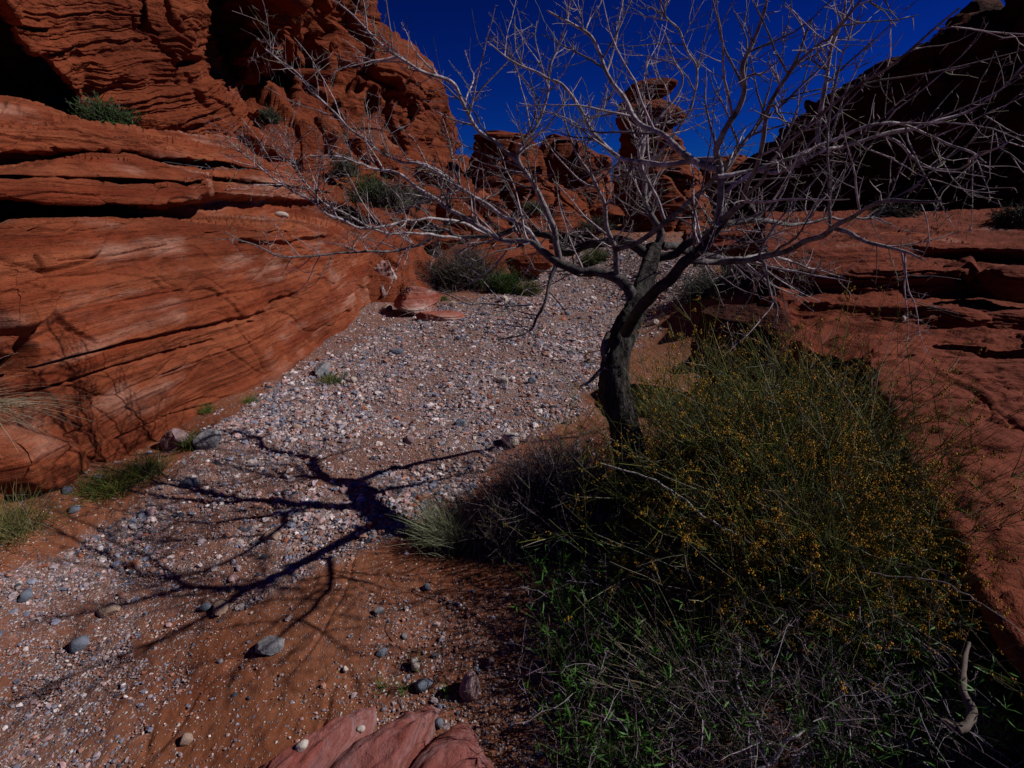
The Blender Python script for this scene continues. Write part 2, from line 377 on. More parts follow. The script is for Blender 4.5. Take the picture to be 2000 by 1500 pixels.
# ------------------------------------------------------------------ pebbles on the wash
def gravel_stuff():
    R = RS(3); n = 1150000
    px = R.uniform(-60, 2060, n); py = np.where(R.rand(n) < .6, R.uniform(480, 860, n), R.uniform(480, 1540, n))
    P = PZ(px, py, 0.0); P[:, 2] = gz(P[:, 0], P[:, 1])
    m = gravel(P)
    dens = np.clip(m*1.1, 0, 1)*np.where(py < 860, .27, .5)+np.where(py < 860, .004, .022)
    # clearings next to the plants and rocks
    keep = (R.rand(n) < dens) & (P[:, 1] < 20) & (px < 1500)
    P = P[keep]; m = m[keep]; py = py[keep]; n = len(P)
    dep = P[:, 1]*CP+1.6*SP
    s = .9*np.exp(R.normal(math.log(.0040), .52, n))*(1+.25*(m > .5))
    s = s*(1+.15*np.maximum(0, dep-2.2))*np.where((noise(P, 1.7, 88) > .35) & (dep > 2.6), 1.35, 1.0)*(.66+.34*sm(1.7, 3.2, dep)); s = np.maximum(s, .0011*dep); s = np.minimum(s, .006*np.maximum(dep, 3.7))
    pal = np.array([(.38, .31, .32), (.20, .21, .27), (.55, .45, .41), (.42, .22, .16), (.08, .085, .11), (.80, .72, .68), (.48, .31, .29), (.32, .12, .07), (.28, .30, .37)])
    ci = R.choice(len(pal), n, p=[.20, .14, .15, .12, .08, .08, .12, .05, .06]); c = pal[ci]*R.uniform(.7, 1.3, (n, 1))*np.array([1.04, 1.0, 1.06])
    mb = MB()
    for lv, sel in ((1, s > .0105), (0, s <= .0105)):
        V, F = ICO[lv]; k = int(sel.sum()); nv = len(V)
        jit = 1+.22*R.normal(size=(k, nv, 1)).clip(-1.6, 1.6)
        sc = np.stack([s[sel]*R.uniform(.8, 1.5, k), s[sel]*R.uniform(.8, 1.2, k), s[sel]*R.uniform(.45, .85, k)], -1)
        a = R.uniform(0, 6.283, k); tl = R.normal(0, .3, k)
        v = V[None]*jit*sc[:, None]
        y, z = v[..., 1].copy(), v[..., 2].copy(); v[..., 1] = y*np.cos(tl)[:, None]-z*np.sin(tl)[:, None]; v[..., 2] = y*np.sin(tl)[:, None]+z*np.cos(tl)[:, None]
        x, y = v[..., 0].copy(), v[..., 1].copy(); v[..., 0] = x*np.cos(a)[:, None]-y*np.sin(a)[:, None]; v[..., 1] = x*np.sin(a)[:, None]+y*np.cos(a)[:, None]
        o = P[sel].copy(); o[:, 2] += sc[:, 2]*.35; v += o[:, None]
        f = F[None]+(np.arange(k)*nv)[:, None, None]
        mb.add(v.reshape(-1, 3), f.reshape(-1, 3), np.repeat(c[sel], nv, 0))
    o = mb.build('gravel', M_pebble, smooth=False)
    tag(o, 'grey, bluish and tan pebbles strewn over the bed of the wash', kind='stuff')
gravel_stuff()

# ------------------------------------------------------------------ rock lofts
def loft(name, rows, px0, px1, nu, nv, mat, mode='Y', amp=.04, sc=1.0, dip=(0, 0), lf=(0, 1), hf=(0, 8), wor=None, smooth_it=2, warp=.06, seed=0, skirts=(), post=None, pxs=None, label=None, kind='structure', linear=True, center_sign=1, fine=.3, ampf=None):
    pxs = np.linspace(px0, px1, nu) if pxs is None else pxs; nu = len(pxs); R = []
    for row in rows:
        a = sorted(row); k = np.array([p[0] for p in a], float); py = np.array([p[1] for p in a], float); D = np.array([p[2] for p in a], float)
        if mode == 'X':
            x, f, u = ray(k, py); D = np.abs(D/x*f)
        iy = np.interp(pxs, k, 1/D); ip = np.interp(pxs, k, py)
        R.append(PY(pxs, ip, 1/iy))
    R = np.array(R); out = []
    nvl = nv if isinstance(nv, (list, tuple)) else [nv]*(len(R)-1)
    for i in range(len(R)-1):
        t = np.linspace(0, 1, nvl[i], endpoint=False)[:, None, None]; out.append(R[i][None]*(1-t)+R[i+1][None]*t)
    out.append(R[-1][None]); G = np.concatenate(out)
    G = blur_u(blur(G, smooth_it), smooth_it)
    N = grid_normals(G); C = np.array([0, 0, CAMZ+.5])
    if ((C-G)*N).sum(-1).mean()*center_sign < 0: N = -N
    d = amp*strata(G, sc, dip, warp, seed)*(.55+.6*sm(-.5, .5, noise(G, .45/sc, seed+3)))+amp*fine*strata(G, sc*.3, dip, warp*2, seed+50)
    if lf[0]: d = d+lf[0]*fbm(G, lf[1], 4, seed+11)
    if hf[0]: d = d+hf[0]*fbm(G, hf[1], 4, seed+12, .6)
    if wor:
        Gw = G+wor[3]*np.stack([noise(G, 1/wor[3], 31), noise(G, 1/wor[3], 32), noise(G, 1/wor[3], 33)], -1)*.6 if len(wor) > 3 else G
        d1, d2, cid = worley(Gw, wor[1], seed+21); d = d+wor[0]*cid-wor[2]*sm(.10, 0, d2-d1)
    if ampf is not None: d = d*ampf(G)
    if post is not None: d = d+post(G, pxs)
    G = G+N*d[..., None]
    for side, vec in skirts:
        vec = np.array(vec, float)
        if side == 'top': G = np.concatenate([G, (G[-1]+vec*.4)[None], (G[-1]+vec)[None]])
        if side == 'bottom': G = np.concatenate([(G[0]+vec)[None], G])
        if side == 'left': G = np.concatenate([(G[:, 0]+vec)[:, None], (G[:, 0]+vec*.5+.0*vec)[:, None], G], 1)
        if side == 'right': G = np.concatenate([G, (G[:, -1]+vec*.5)[:, None], (G[:, -1]+vec)[:, None]], 1)
    o = MB().add(G.reshape(-1, 3), grid_faces(*G.shape[:2])).build(name, mat)
    tag(o, label, kind=kind)
    return G

def groove(G, pts, width, depth, Y=None):
    """narrow crack running near a polyline given in photo pixels"""
    px, py = to_px(G); d = np.full(px.shape, 1e9)
    for (a, b), (c, e) in zip(pts[:-1], pts[1:]):
        L = (c-a)**2+(e-b)**2; t = np.clip(((px-a)*(c-a)+(py-b)*(e-b))/L, 0, 1)
        d = np.minimum(d, np.hypot(px-a-t*(c-a), py-b-t*(e-b)))
    return -depth*sm(width, width*.25, d+width*.35*noise(G, 7, 8))
def blob(G, cx, cy, rx, ry, h, p=1.0):
    px, py = to_px(G); return h*sm(1, 1-p, np.hypot((px-cx)/rx, (py-cy)/ry)+.12*noise(G, 4, 15))

# --- left: lower wall and the ledges stacked on it
def left_post(G, pxs):
    d = groove(G, [(-60, 745), (40, 730), (160, 695), (250, 672), (400, 640), (520, 612)], 7, .05)
    d = d+groove(G, [(80, 500), (100, 540), (105, 600), (140, 640), (190, 668)], 7, .035)
    d = d+groove(G, [(540, 590), (560, 583), (585, 575)], 8, .06)+groove(G, [(480, 470), (560, 475), (650, 462)], 8, .07)
    d = d+groove(G, [(120, 508), (220, 500), (330, 478)], 4, .025)+groove(G, [(130, 610), (230, 590), (360, 565)], 3, .02)
    d = d+groove(G, [(60, 770), (240, 715), (420, 665)], 5, .03)+groove(G, [(230, 860), (330, 815), (420, 790)], 4, .025)
    px, py = to_px(G); up = sm(330, 300, py); d = d+.03*sm(310, 280, py)*strata(G, .28, (0, -.045), .1, 19); d = d+up*.07*strata(G, .7, (0, -.045), .08, 9)
    d = d+blob(G, 20, 590, 80, 80, .16, .35)+blob(G, 0, 680, 70, 26, .12, .4)-blob(G, 45, 690, 46, 40, .26, .5)+blob(G, 60, 900, 110, 70, .14, .5)
    return d
LW = [
 [(-500, 1400, -2.5), (0, 1085, -2.55), (150, 985, -2.5), (330, 882, -2.44), (430, 850, -2.34), (560, 766, -2.16), (640, 712, -2.1), (700, 665, -2.17), (745, 622, -2.22), (800, 562, -2.27)],
 [(-500, 1150, -2.4), (0, 930, -2.45), (150, 880, -2.45), (330, 815, -2.42), (430, 790, -2.36), (560, 715, -2.18), (640, 672, -2.13), (700, 632, -2.2), (745, 592, -2.24), (800, 542, -2.29)],
 [(-500, 860, -2.42), (0, 735, -2.45), (250, 668, -2.42), (500, 612, -2.32), (640, 575, -2.2), (740, 532, -2.28), (770, 520, -2.3), (800, 515, -2.32)],
 [(-500, 380, -2.55), (0, 432, -2.6), (250, 430, -2.55), (440, 442, -2.48), (560, 445, -2.42), (640, 458, -2.38), (740, 496, -2.4), (770, 505, -2.45), (800, 510, -2.5)],
 [(-500, 372, -2.7), (0, 426, -2.75), (250, 425, -2.7), (440, 434, -2.65), (560, 436, -2.6), (640, 446, -2.6), (740, 480, -2.8), (800, 500, -2.9)],
 [(-500, 372, -3.5), (0, 425, -3.6), (250, 425, -3.5), (400, 428, -3.6), (560, 424, -3.6), (640, 420, -3.7), (740, 440, -3.8), (800, 470, -3.9)],
 [(-500, 330, -3.4), (0, 398, -3.5), (250, 402, -3.4), (400, 395, -3.8), (560, 388, -3.6), (640, 395, -3.6), (740, 415, -3.8), (800, 450, -3.9)],
 [(-500, 320, -2.6), (0, 388, -2.72), (130, 396, -2.75), (300, 402, -2.75), (385, 392, -2.75), (406, 374, -2.85), (418, 376, -3.45), (560, 386, -3.45), (640, 392, -3.5), (740, 410, -3.7), (800, 440, -3.8)],
 [(-500, 270, -2.62), (0, 350, -2.74), (130, 353, -2.76), (250, 358, -2.78), (370, 362, -2.78), (404, 355, -2.85), (418, 352, -3.45), (560, 366, -3.45), (640, 378, -3.5), (740, 398, -3.7), (800, 435, -3.8)],
 [(-500, 266, -2.8), (0, 346, -2.94), (130, 349, -3.0), (250, 352, -3.05), (370, 357, -3.0), (404, 350, -2.95), (418, 350, -3.55), (560, 364, -3.5), (640, 376, -3.6), (740, 396, -3.7), (800, 434, -3.8)],
 [(-500, 250, -2.65), (0, 341, -2.78), (130, 344, -2.80), (250, 349, -2.82), (370, 354, -2.82), (404, 346, -2.88), (418, 345, -3.4), (560, 360, -3.4), (640, 373, -3.5), (740, 394, -3.7), (800, 434, -3.8)],
 [(-500, 230, -2.75), (0, 322, -2.9), (150, 312, -2.9), (250, 312, -2.95), (330, 324, -2.95), (404, 338, -3.0), (420, 325, -3.6), (480, 330, -3.6), (560, 352, -3.6), (640, 370, -3.6), (740, 392, -3.8), (800, 430, -3.9)],
 [(-500, 225, -3.5), (0, 318, -3.6), (150, 308, -3.6), (250, 306, -3.7), (330, 316, -3.7), (404, 325, -3.9), (480, 330, -3.9), (560, 345, -4.0), (640, 362, -4.2), (740, 388, -4.2), (800, 425, -4.2)],
 [(-500, 205, -3.5), (0, 303, -3.6), (130, 298, -3.6), (250, 296, -3.7), (340, 306, -3.7), (440, 319, -3.75), (480, 328, -3.8), (560, 340, -4.1), (640, 358, -4.2), (740, 386, -4.3), (800, 420, -4.3)],
 [(-500, 195, -3.35), (0, 297, -3.4), (130, 286, -3.4), (250, 292, -3.42), (340, 303, -3.45), (440, 316, -3.5), (480, 326, -3.6), (560, 338, -4.1), (640, 357, -4.2), (740, 385, -4.3), (800, 419, -4.3)],
 [(-500, 130, -3.4), (0, 245, -3.5), (130, 248, -3.5), (220, 270, -3.5), (250, 272, -3.5), (350, 281, -3.6), (440, 298, -3.65), (490, 318, -3.8), (560, 334, -4.3), (640, 352, -4.5), (740, 380, -4.6), (800, 412, -4.6)],
 [(-500, 120, -3.9), (0, 239, -4.0), (130, 244, -4.0), (220, 262, -4.0), (350, 275, -4.1), (440, 292, -4.1), (490, 314, -4.2), (560, 330, -4.6), (640, 350, -4.8), (740, 378, -4.9), (800, 410, -4.9)],
 [(-500, 90, -4.0), (0, 216, -4.1), (50, 222, -4.1), (100, 236, -4.1), (160, 250, -4.1), (250, 258, -4.15), (350, 265, -4.2), (430, 279, -4.3), (490, 306, -4.5), (560, 325, -5.0), (640, 346, -5.2), (740, 375, -5.4), (800, 405, -5.4)],
 [(-500, 70, -5.0), (0, 203, -5.2), (50, 213, -5.2), (100, 230, -5.1), (160, 244, -5.1), (250, 254, -5.1), (350, 262, -5.1), (430, 276, -5.4), (490, 300, -5.6), (560, 320, -6.0), (640, 340, -6.4), (740, 370, -6.4), (800, 400, -6.4)],
 [(-500, 60, -9), (0, 200, -9), (100, 228, -9), (250, 250, -9), (430, 270, -8), (490, 295, -7.6), (560, 315, -7.6), (640, 335, -8), (740, 365, -8), (800, 395, -8)],
]
pxw = np.concatenate([np.linspace(-500, -20, 60, endpoint=False), np.linspace(-20, 800, 640)])
loft('canyon_wall', LW, 0, 0, 0, [30, 90, 110, 14, 12, 10, 8, 34, 8, 8, 22, 12, 10, 8, 40, 8, 20, 14, 14], M_wall, 'X', amp=.016, sc=1.0, dip=(0, -.045), lf=(.05, .9), hf=(.010, 9), wor=(.013, (.8, .8, 3.6), .014, .5),
     smooth_it=2, seed=1, warp=.03, pxs=pxw, post=left_post, skirts=[('right', (-2.5, 1.2, -.2))], label='layered red sandstone wall lining the wash, with overhanging ledges on top')

# --- upper left: leaning massif over a dark cave
def up_post(G, pxs):
    d = groove(G, [(262, -60), (268, 20), (278, 50), (300, 70)], 9, .5)+groove(G, [(296, -30), (312, 20), (335, 60), (352, 90)], 7, .35)
    d = d+groove(G, [(200, -40), (262, 55), (320, 110), (372, 175), (420, 225)], 6, .08)+groove(G, [(345, 115), (378, 150), (410, 190), (455, 230)], 4, .1)
    d = d-blob(G, 372, 122, 24, 16, .5, .5)+blob(G, 335, 90, 40, 45, .2, .8)
    return d
UM = [
 [(-500, 120, 8.5), (0, 228, 10), (100, 240, 10.5), (165, 252, 9.5), (200, 257, 7.6), (300, 264, 8.3), (400, 280, 9.3), (480, 310, 10.5), (520, 330, 11.5)],
 [(-500, 60, 9), (0, 120, 10.5), (100, 180, 10.5), (165, 228, 9.5), (190, 246, 7.6), (300, 256, 8.2), (400, 272, 9.2), (480, 302, 10.4), (520, 322, 11.5)],
 [(-500, -40, 8), (0, 30, 9.0), (60, 100, 9.0), (120, 150, 8.6), (165, 210, 8.0), (185, 236, 7.5), (300, 250, 8.1), (400, 265, 9.1), (480, 296, 10.3), (520, 316, 11.5)],
 [(-500, -120, 4.4), (0, -12, 4.9), (22, 26, 5.3), (32, 72, 5.6), (80, 110, 5.9), (120, 140, 6.2), (150, 182, 6.7), (172, 216, 7.2), (210, 226, 7.4), (300, 230, 8.0), (400, 240, 9.0), (470, 272, 10.2), (520, 300, 12)],
 [(-500, -300, 4.4), (0, -60, 5.2), (60, 20, 5.8), (150, 90, 6.5), (200, 130, 7.1), (300, 150, 8.1), (380, 170, 9.0), (440, 205, 10.2), (490, 250, 12.5), (520, 290, 13)],
 [(-500, -500, 4.6), (0, -150, 5.6), (100, -60, 6.6), (200, 0, 7.4), (270, 30, 8.3), (330, 60, 8.6), (370, 90, 9.4), (405, 130, 10.5), (440, 160, 12.5), (520, 260, 14)],
 [(-500, -700, 5.2), (0, -300, 6.8), (200, -150, 8.4), (280, -80, 9.0), (340, -40, 9.4), (372, -10, 10.0), (395, 40, 11.5), (430, 60, 13), (520, 200, 15)],
 [(-500, -1000, 6), (0, -600, 8), (200, -400, 10), (340, -240, 11), (372, -200, 11), (430, -100, 13), (520, 100, 16)],
]
loft('leaning_cliff', UM, -500, 520, 0, [12, 12, 30, 90, 110, 60, 30], M_cliff, 'Y', amp=.085, sc=1.5, fine=.5, dip=(-.12, .24), lf=(.2, .5), hf=(.03, 4), smooth_it=3, seed=40, warp=.05,
     pxs=np.concatenate([np.linspace(-500, -20, 40, endpoint=False), np.linspace(-20, 520, 420)]), post=up_post, skirts=[('top', (-8, 6, 2))], label='leaning red cliff face above a dark cave')

# --- back cliff with deep alcoves
BC = [
 [(330, 350, 9.8), (560, 345, 10.5), (700, 350, 13), (800, 345, 15), (880, 340, 17)],
 [(330, 300, 11.5), (430, 290, 12), (560, 290, 12), (700, 300, 15), (800, 310, 17), (885, 312, 19)],
 [(330, 220, 13), (430, 205, 14), (520, 205, 14), (620, 240, 14.5), (700, 250, 16), (800, 270, 18), (868, 300, 20), (888, 310, 21)],
 [(330, 185, 17), (400, 185, 19.5), (520, 190, 20), (560, 195, 17), (580, 190, 15.0), (640, 195, 15.5), (740, 210, 17), (820, 240, 18.5), (866, 285, 21), (884, 306, 23)],
 [(330, 130, 17), (400, 130, 19.5), (480, 140, 20), (540, 140, 18), (575, 130, 15.0), (620, 140, 16.5), (700, 140, 17), (780, 165, 18), (840, 200, 19.5), (864, 235, 21), (880, 304, 25)],
 [(330, 60, 15), (400, 70, 15.5), (450, 108, 13.0), (480, 116, 12.2), (540, 85, 11.5), (575, 40, 12.5), (600, 60, 15.5), (660, 90, 16.6), (740, 118, 17.5), (800, 140, 18.5), (846, 175, 20), (862, 205, 21.5), (876, 302, 26)],
 [(330, -40, 15), (385, -40, 15), (430, -20, 13.5), (520, -10, 11.3), (580, -20, 10.8), (605, -10, 14.5), (650, 10, 17), (700, 40, 17.5), (760, 100, 18.5), (800, 126, 19.5), (852, 168, 21), (862, 200, 22.5), (874, 300, 27)],
 [(330, -260, 12.5), (520, -180, 13.5), (620, -150, 16), (680, -70, 17.5), (712, -10, 18), (735, 48, 19), (760, 92, 19.5), (800, 122, 20.5), (852, 164, 22), (862, 197, 23.5), (872, 298, 28)],
 [(330, -500, 18), (620, -300, 22), (690, -100, 24), (714, -5, 25), (737, 52, 25), (762, 95, 25), (800, 124, 26), (850, 166, 27), (860, 198, 28), (872, 300, 32)],
]
def bc_post(G, pxs):
    d = -blob(G, 735, 195, 17, 32, 2.0, .4)-blob(G, 700, 165, 16, 14, 1.2, .5)-blob(G, 650, 195, 26, 14, 1.2, .5)-blob(G, 640, 245, 30, 22, 1.0, .5)-blob(G, 695, 10, 12, 28, 1.0, .5)
    d = d+groove(G, [(775, 160), (785, 210), (800, 250), (825, 290)], 12, .8)+groove(G, [(620, 0), (640, 60), (625, 120)], 12, .9)+groove(G, [(560, 20), (575, 110), (560, 180)], 10, .8)
    return d
loft('back_cliff', BC, 330, 888, 420, [14, 26, 60, 60, 50, 60, 60, 16], M_cliff, 'Y', amp=.13, sc=3.0, dip=(-.1, .04), lf=(.5, .3), hf=(.07, 2.4), wor=(.26, .42, .22, .9), smooth_it=2, seed=60,
     post=bc_post, label='tall red cliff with alcoves and pockets behind the rubble slope')

# --- rubble slope between the back cliff and the wash
SL = [
 [(430, 470, 7.5), (560, 470, 8.2), (700, 500, 8.4), (790, 560, 8.2), (880, 548, 9.6), (1000, 500, 12.5), (1100, 470, 16), (1240, 455, 20), (1420, 450, 22)],
 [(430, 440, 7.8), (560, 440, 8.6), (700, 465, 9), (790, 505, 9.4), (880, 505, 11), (1000, 475, 14), (1100, 452, 18), (1240, 440, 23), (1420, 436, 24)],
 [(430, 400, 8.4), (560, 400, 9), (700, 425, 10), (800, 440, 11), (900, 445, 13), (1000, 440, 16), (1100, 432, 20), (1240, 425, 25), (1420, 420, 26)],
 [(430, 350, 9.4), (560, 358, 10), (700, 380, 11), (800, 400, 12.5), (900, 410, 15), (1000, 415, 18), (1100, 415, 22), (1240, 410, 28), (1420, 408, 30)],
 [(430, 300, 10.4), (560, 315, 11.2), (700, 335, 12.6), (800, 352, 15), (900, 368, 18), (1000, 390, 21), (1100, 400, 26), (1240, 400, 34), (1420, 400, 36)],
 [(430, 240, 13), (560, 270, 13), (700, 300, 15), (800, 312, 18), (900, 330, 22), (1000, 362, 26), (1100, 380, 32), (1240, 390, 42), (1420, 392, 44)],
 [(430, 200, 16), (560, 240, 16), (700, 280, 18), (800, 296, 24), (870, 300, 27), (925, 306, 28), (1000, 345, 32), (1100, 370, 40), (1240, 385, 50), (1420, 390, 50)],
]
loft('rubble_slope', SL, 430, 1420, 520, [30, 50, 60, 60, 50, 40], M_far, 'Y', amp=.13, sc=3.0, lf=(.22, .5), hf=(.05, 3), wor=(.30, 1.0, .12, .6), smooth_it=3, seed=80, ampf=lambda G: .30+.7*sm(9.5, 14, G[..., 1]),
     skirts=[('bottom', (0, -.6, -1.2))], label='rubble covered red slope rising behind the wash')

# --- right ledges
HR = [
 [(1495, 700, 3.75), (1560, 690, 3.7), (1700, 672, 3.5), (2000, 668, 3.3), (2500, 668, 3.0)],
 [(1495, 664, 4.0), (1560, 655, 4.0), (1640, 638, 4.0), (1750, 640, 3.95), (2000, 654, 3.6), (2500, 655, 3.3)],
 [(1495, 632, 4.6), (1560, 625, 4.7), (1640, 618, 4.8), (1750, 622, 4.8), (2000, 636, 4.5), (2500, 636, 4.2)],
 [(1495, 570, 4.75), (1525, 566, 4.7), (1555, 562, 4.75), (1565, 585, 5.0), (1640, 586, 4.95), (1750, 592, 4.9), (1900, 602, 4.75), (2000, 606, 4.6), (2500, 606, 4.3)],
 [(1495, 566, 5.0), (1555, 560, 5.0), (1565, 570, 5.35), (1750, 570, 5.35), (1900, 576, 5.25), (2000, 580, 5.1), (2500, 580, 4.8)],
 [(1495, 563, 5.6), (1555, 562, 5.55), (1640, 568, 5.5), (1750, 567, 5.5), (1900, 570, 5.55), (2000, 574, 5.4), (2500, 574, 5.2)],
 [(1495, 518, 5.6), (1600, 528, 5.5), (1700, 528, 5.5), (1800, 522, 5.55), (1890, 530, 5.5), (1915, 530, 5.45), (2000, 528, 5.3), (2500, 528, 5.0)],
 [(1495, 508, 6.1), (1600, 518, 6.1), (1700, 516, 6.2), (1800, 508, 6.4), (1900, 514, 6.6), (2000, 514, 6.5), (2500, 514, 6.3)],
 [(1495, 488, 6.3), (1600, 492, 6.3), (1700, 488, 6.4), (1800, 496, 6.9), (1900, 502, 7.1), (2000, 502, 6.9), (2500, 502, 6.7)],
 [(1495, 476, 7.0), (1600, 478, 7.0), (1700, 474, 7.0), (1800, 480, 6.8), (1850, 488, 6.85), (2000, 490, 6.6), (2500, 490, 6.3)],
 [(1495, 462, 7.8), (1600, 462, 7.8), (1700, 458, 7.9), (1800, 464, 7.2), (1900, 470, 7.1), (2000, 472, 7.0), (2500, 472, 6.8)],
 [(1495, 450, 8.8), (1600, 448, 8.9), (1800, 452, 8.6), (1900, 455, 8.5), (2000, 455, 8.3), (2500, 455, 8)],
 [(1495, 430, 10.5), (1600, 428, 10.5), (1800, 430, 10.5), (2000, 430, 10.2), (2500, 430, 10)],
 [(1495, 418, 13), (1600, 416, 13), (1800, 410, 12.5), (2000, 412, 12.2), (2500, 412, 12)],
 [(1495, 414, 17), (1600, 411, 16), (1800, 402, 14.5), (2000, 404, 13.5), (2500, 405, 13)],
 [(1495, 420, 24), (1600, 418, 24), (1800, 412, 22), (2000, 412, 20), (2500, 412, 20)],
]
def hr_post(G, pxs):
    return blob(G, 1525, 590, 36, 32, .10, .5)-blob(G, 1900, 548, 30, 22, .35, .5)-blob(G, 1500, 560, 20, 40, .15, .6)
loft('rock_terraces', HR, 1495, 2500, 0, [20, 24, 36, 12, 10, 40, 14, 24, 14, 16, 16, 24, 20, 10, 8], M_ledge, 'Y', amp=.062, sc=1.0, fine=.5, lf=(.06, .8), hf=(.012, 8), smooth_it=2, seed=100,
     pxs=np.concatenate([np.linspace(1495, 2050, 520, endpoint=False), np.linspace(2050, 2500, 60)]), post=hr_post, skirts=[('left', (-.10, .35, -1.4)), ('bottom', (0, .1, -1.0))], label='stepped red rock terraces rising behind the smooth slab')

# low ledges farther back, between the wash and the shaded cliff
HB = [
 [(1340, 500, 11), (1420, 500, 9.5), (1510, 510, 8.5)],
 [(1340, 478, 11.5), (1420, 478, 9.8), (1510, 482, 8.6)],
 [(1340, 470, 13), (1420, 468, 11.5), (1510, 466, 10)],
 [(1340, 452, 14), (1420, 450, 12), (1510, 450, 10.5)],
 [(1340, 440, 18), (1420, 436, 15), (1510, 432, 13)],
 [(1340, 428, 22), (1420, 424, 18), (1510, 420, 16)],
 [(1340, 420, 32), (1420, 416, 30), (1510, 412, 28)],
]
loft('low_ledges', HB, 1340, 1510, 140, [24, 14, 24, 20, 14, 10], M_ledge, 'Y', amp=.05, sc=1.5, lf=(.08, .6), hf=(.02, 5), smooth_it=2, seed=120, skirts=[('bottom', (0, 0, -1)), ('left', (-.6, .6, -1.2))],
     label='low red ledges at the far bend of the wash')

# --- shaded cliff at the right
GC = [
 [(1470, 440, 24), (1600, 430, 19), (1800, 420, 15.5), (2000, 420, 14), (2600, 420, 12.5)],
 [(1478, 400, 25), (1600, 395, 19.5), (1800, 392, 15.8), (2000, 392, 14.2), (2600, 390, 12.6)],
 [(1486, 340, 25.5), (1600, 320, 20), (1800, 290, 16), (2000, 280, 14.4), (2600, 200, 12.8)],
 [(1492, 318, 26), (1520, 262, 25), (1600, 212, 21), (1700, 160, 19), (1800, 112, 17.5), (1830, 104, 17.3), (1842, 72, 17.2), (1860, 58, 17), (1900, 50, 16.8), (1960, 56, 16.2), (1985, 60, 16.2), (1990, 30, 16), (2010, 0, 15.5), (2600, -150, 13.5)],
 [(1496, 310, 27), (1524, 252, 26), (1600, 198, 22.5), (1700, 144, 20.5), (1800, 100, 19), (1832, 94, 18.8), (1842, 58, 18.8), (1860, 44, 18.8), (1900, 38, 18.6), (1960, 46, 18.2), (1985, 50, 18), (1990, 16, 18), (2010, -20, 17), (2600, -250, 15)],
]
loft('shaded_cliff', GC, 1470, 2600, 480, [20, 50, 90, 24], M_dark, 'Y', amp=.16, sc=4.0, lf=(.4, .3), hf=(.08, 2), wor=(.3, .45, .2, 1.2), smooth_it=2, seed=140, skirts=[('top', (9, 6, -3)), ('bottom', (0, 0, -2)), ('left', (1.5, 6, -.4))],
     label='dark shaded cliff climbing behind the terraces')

# --- smooth slab in the right foreground (walked round: shaded side, edge, top)
SLB = np.array([(1.16, .30, .52), (1.21, .60, .52), (1.30, .95, .52), (1.46, 1.38, .53), (1.68, 1.90, .54), (1.88, 2.34, .55), (2.06, 2.73, .56), (2.24, 3.1, .60), (2.52, 3.42, .62), (2.95, 3.62, .60), (3.8, 3.7, .58), (5.4, 3.6, .55)])
def slab():
    E = catmull(SLB, 420); E[:, :2] += .05*np.stack([fbm(E, 1.6, 4, 161), fbm(E, 1.6, 4, 162)], -1); inn = nrm(np.gradient(E, axis=0)); inn = np.stack([inn[:, 1], -inn[:, 0], 0*inn[:, 0]], -1)
    rows = []
    prof = [(.34, -.95), (.32, -.66), (.25, -.44), (.18, -.30), (.06, -.19), (.0, -.11), (.0, -.05), (.04, 0)]
    for a, (o, h) in zip(range(9), prof): rows.append(E+inn*o+np.array([0, 0, h]))
    far = np.array([5.5, 1.0, .98])
    for t in (.04, .1, .22, .4, .65, 1.0):
        p = E+inn*.03; q = p*(1-t)+np.array([6.2, .8, .78])*t; q[:, 2] += .10*np.sin(t*2)*0; rows.append(q)
    R = np.array(rows); out = []; nvl = [10, 12, 12, 12, 12, 10, 6, 12, 20, 60, 70, 40, 20]
    for i in range(len(R)-1):
        t = np.linspace(0, 1, nvl[i], endpoint=False)[:, None, None]; out.append(R[i][None]*(1-t)+R[i+1][None]*t)
    G = np.concatenate(out+[R[-1][None]]); G = blur(G, 3)
    N = grid_normals(G)
    if N[-60:, :, 2].mean() < 0: N = -N
    d = .030*strata(G, .8, (-.22, .12), .1, 7)+.055*fbm(G, 1.0, 4, 150)+.010*fbm(G, 9, 5, 151)-.022*sm(.14, .34, fbm(G, (4, 12, 5), 4, 152)); d1, d2, cid = worley(G+.1*np.stack([noise(G, 3, 3), noise(G, 3, 4), noise(G, 3, 5)], -1), (1.0, 1.6, 2), 4); d = d+.008*cid-.010*sm(.04, 0, d2-d1)
    dark = sm(.50, .38, G[..., 2]); d = d+dark*.05*fbm(G, 3, 3, 153)
    G = G+N*d[..., None]
    tag(MB().add(G.reshape(-1, 3), grid_faces(*G.shape[:2])).build('rock_slab', M_slab), 'smooth red rock slab beside the yellow flowered bush', kind='structure')
slab()

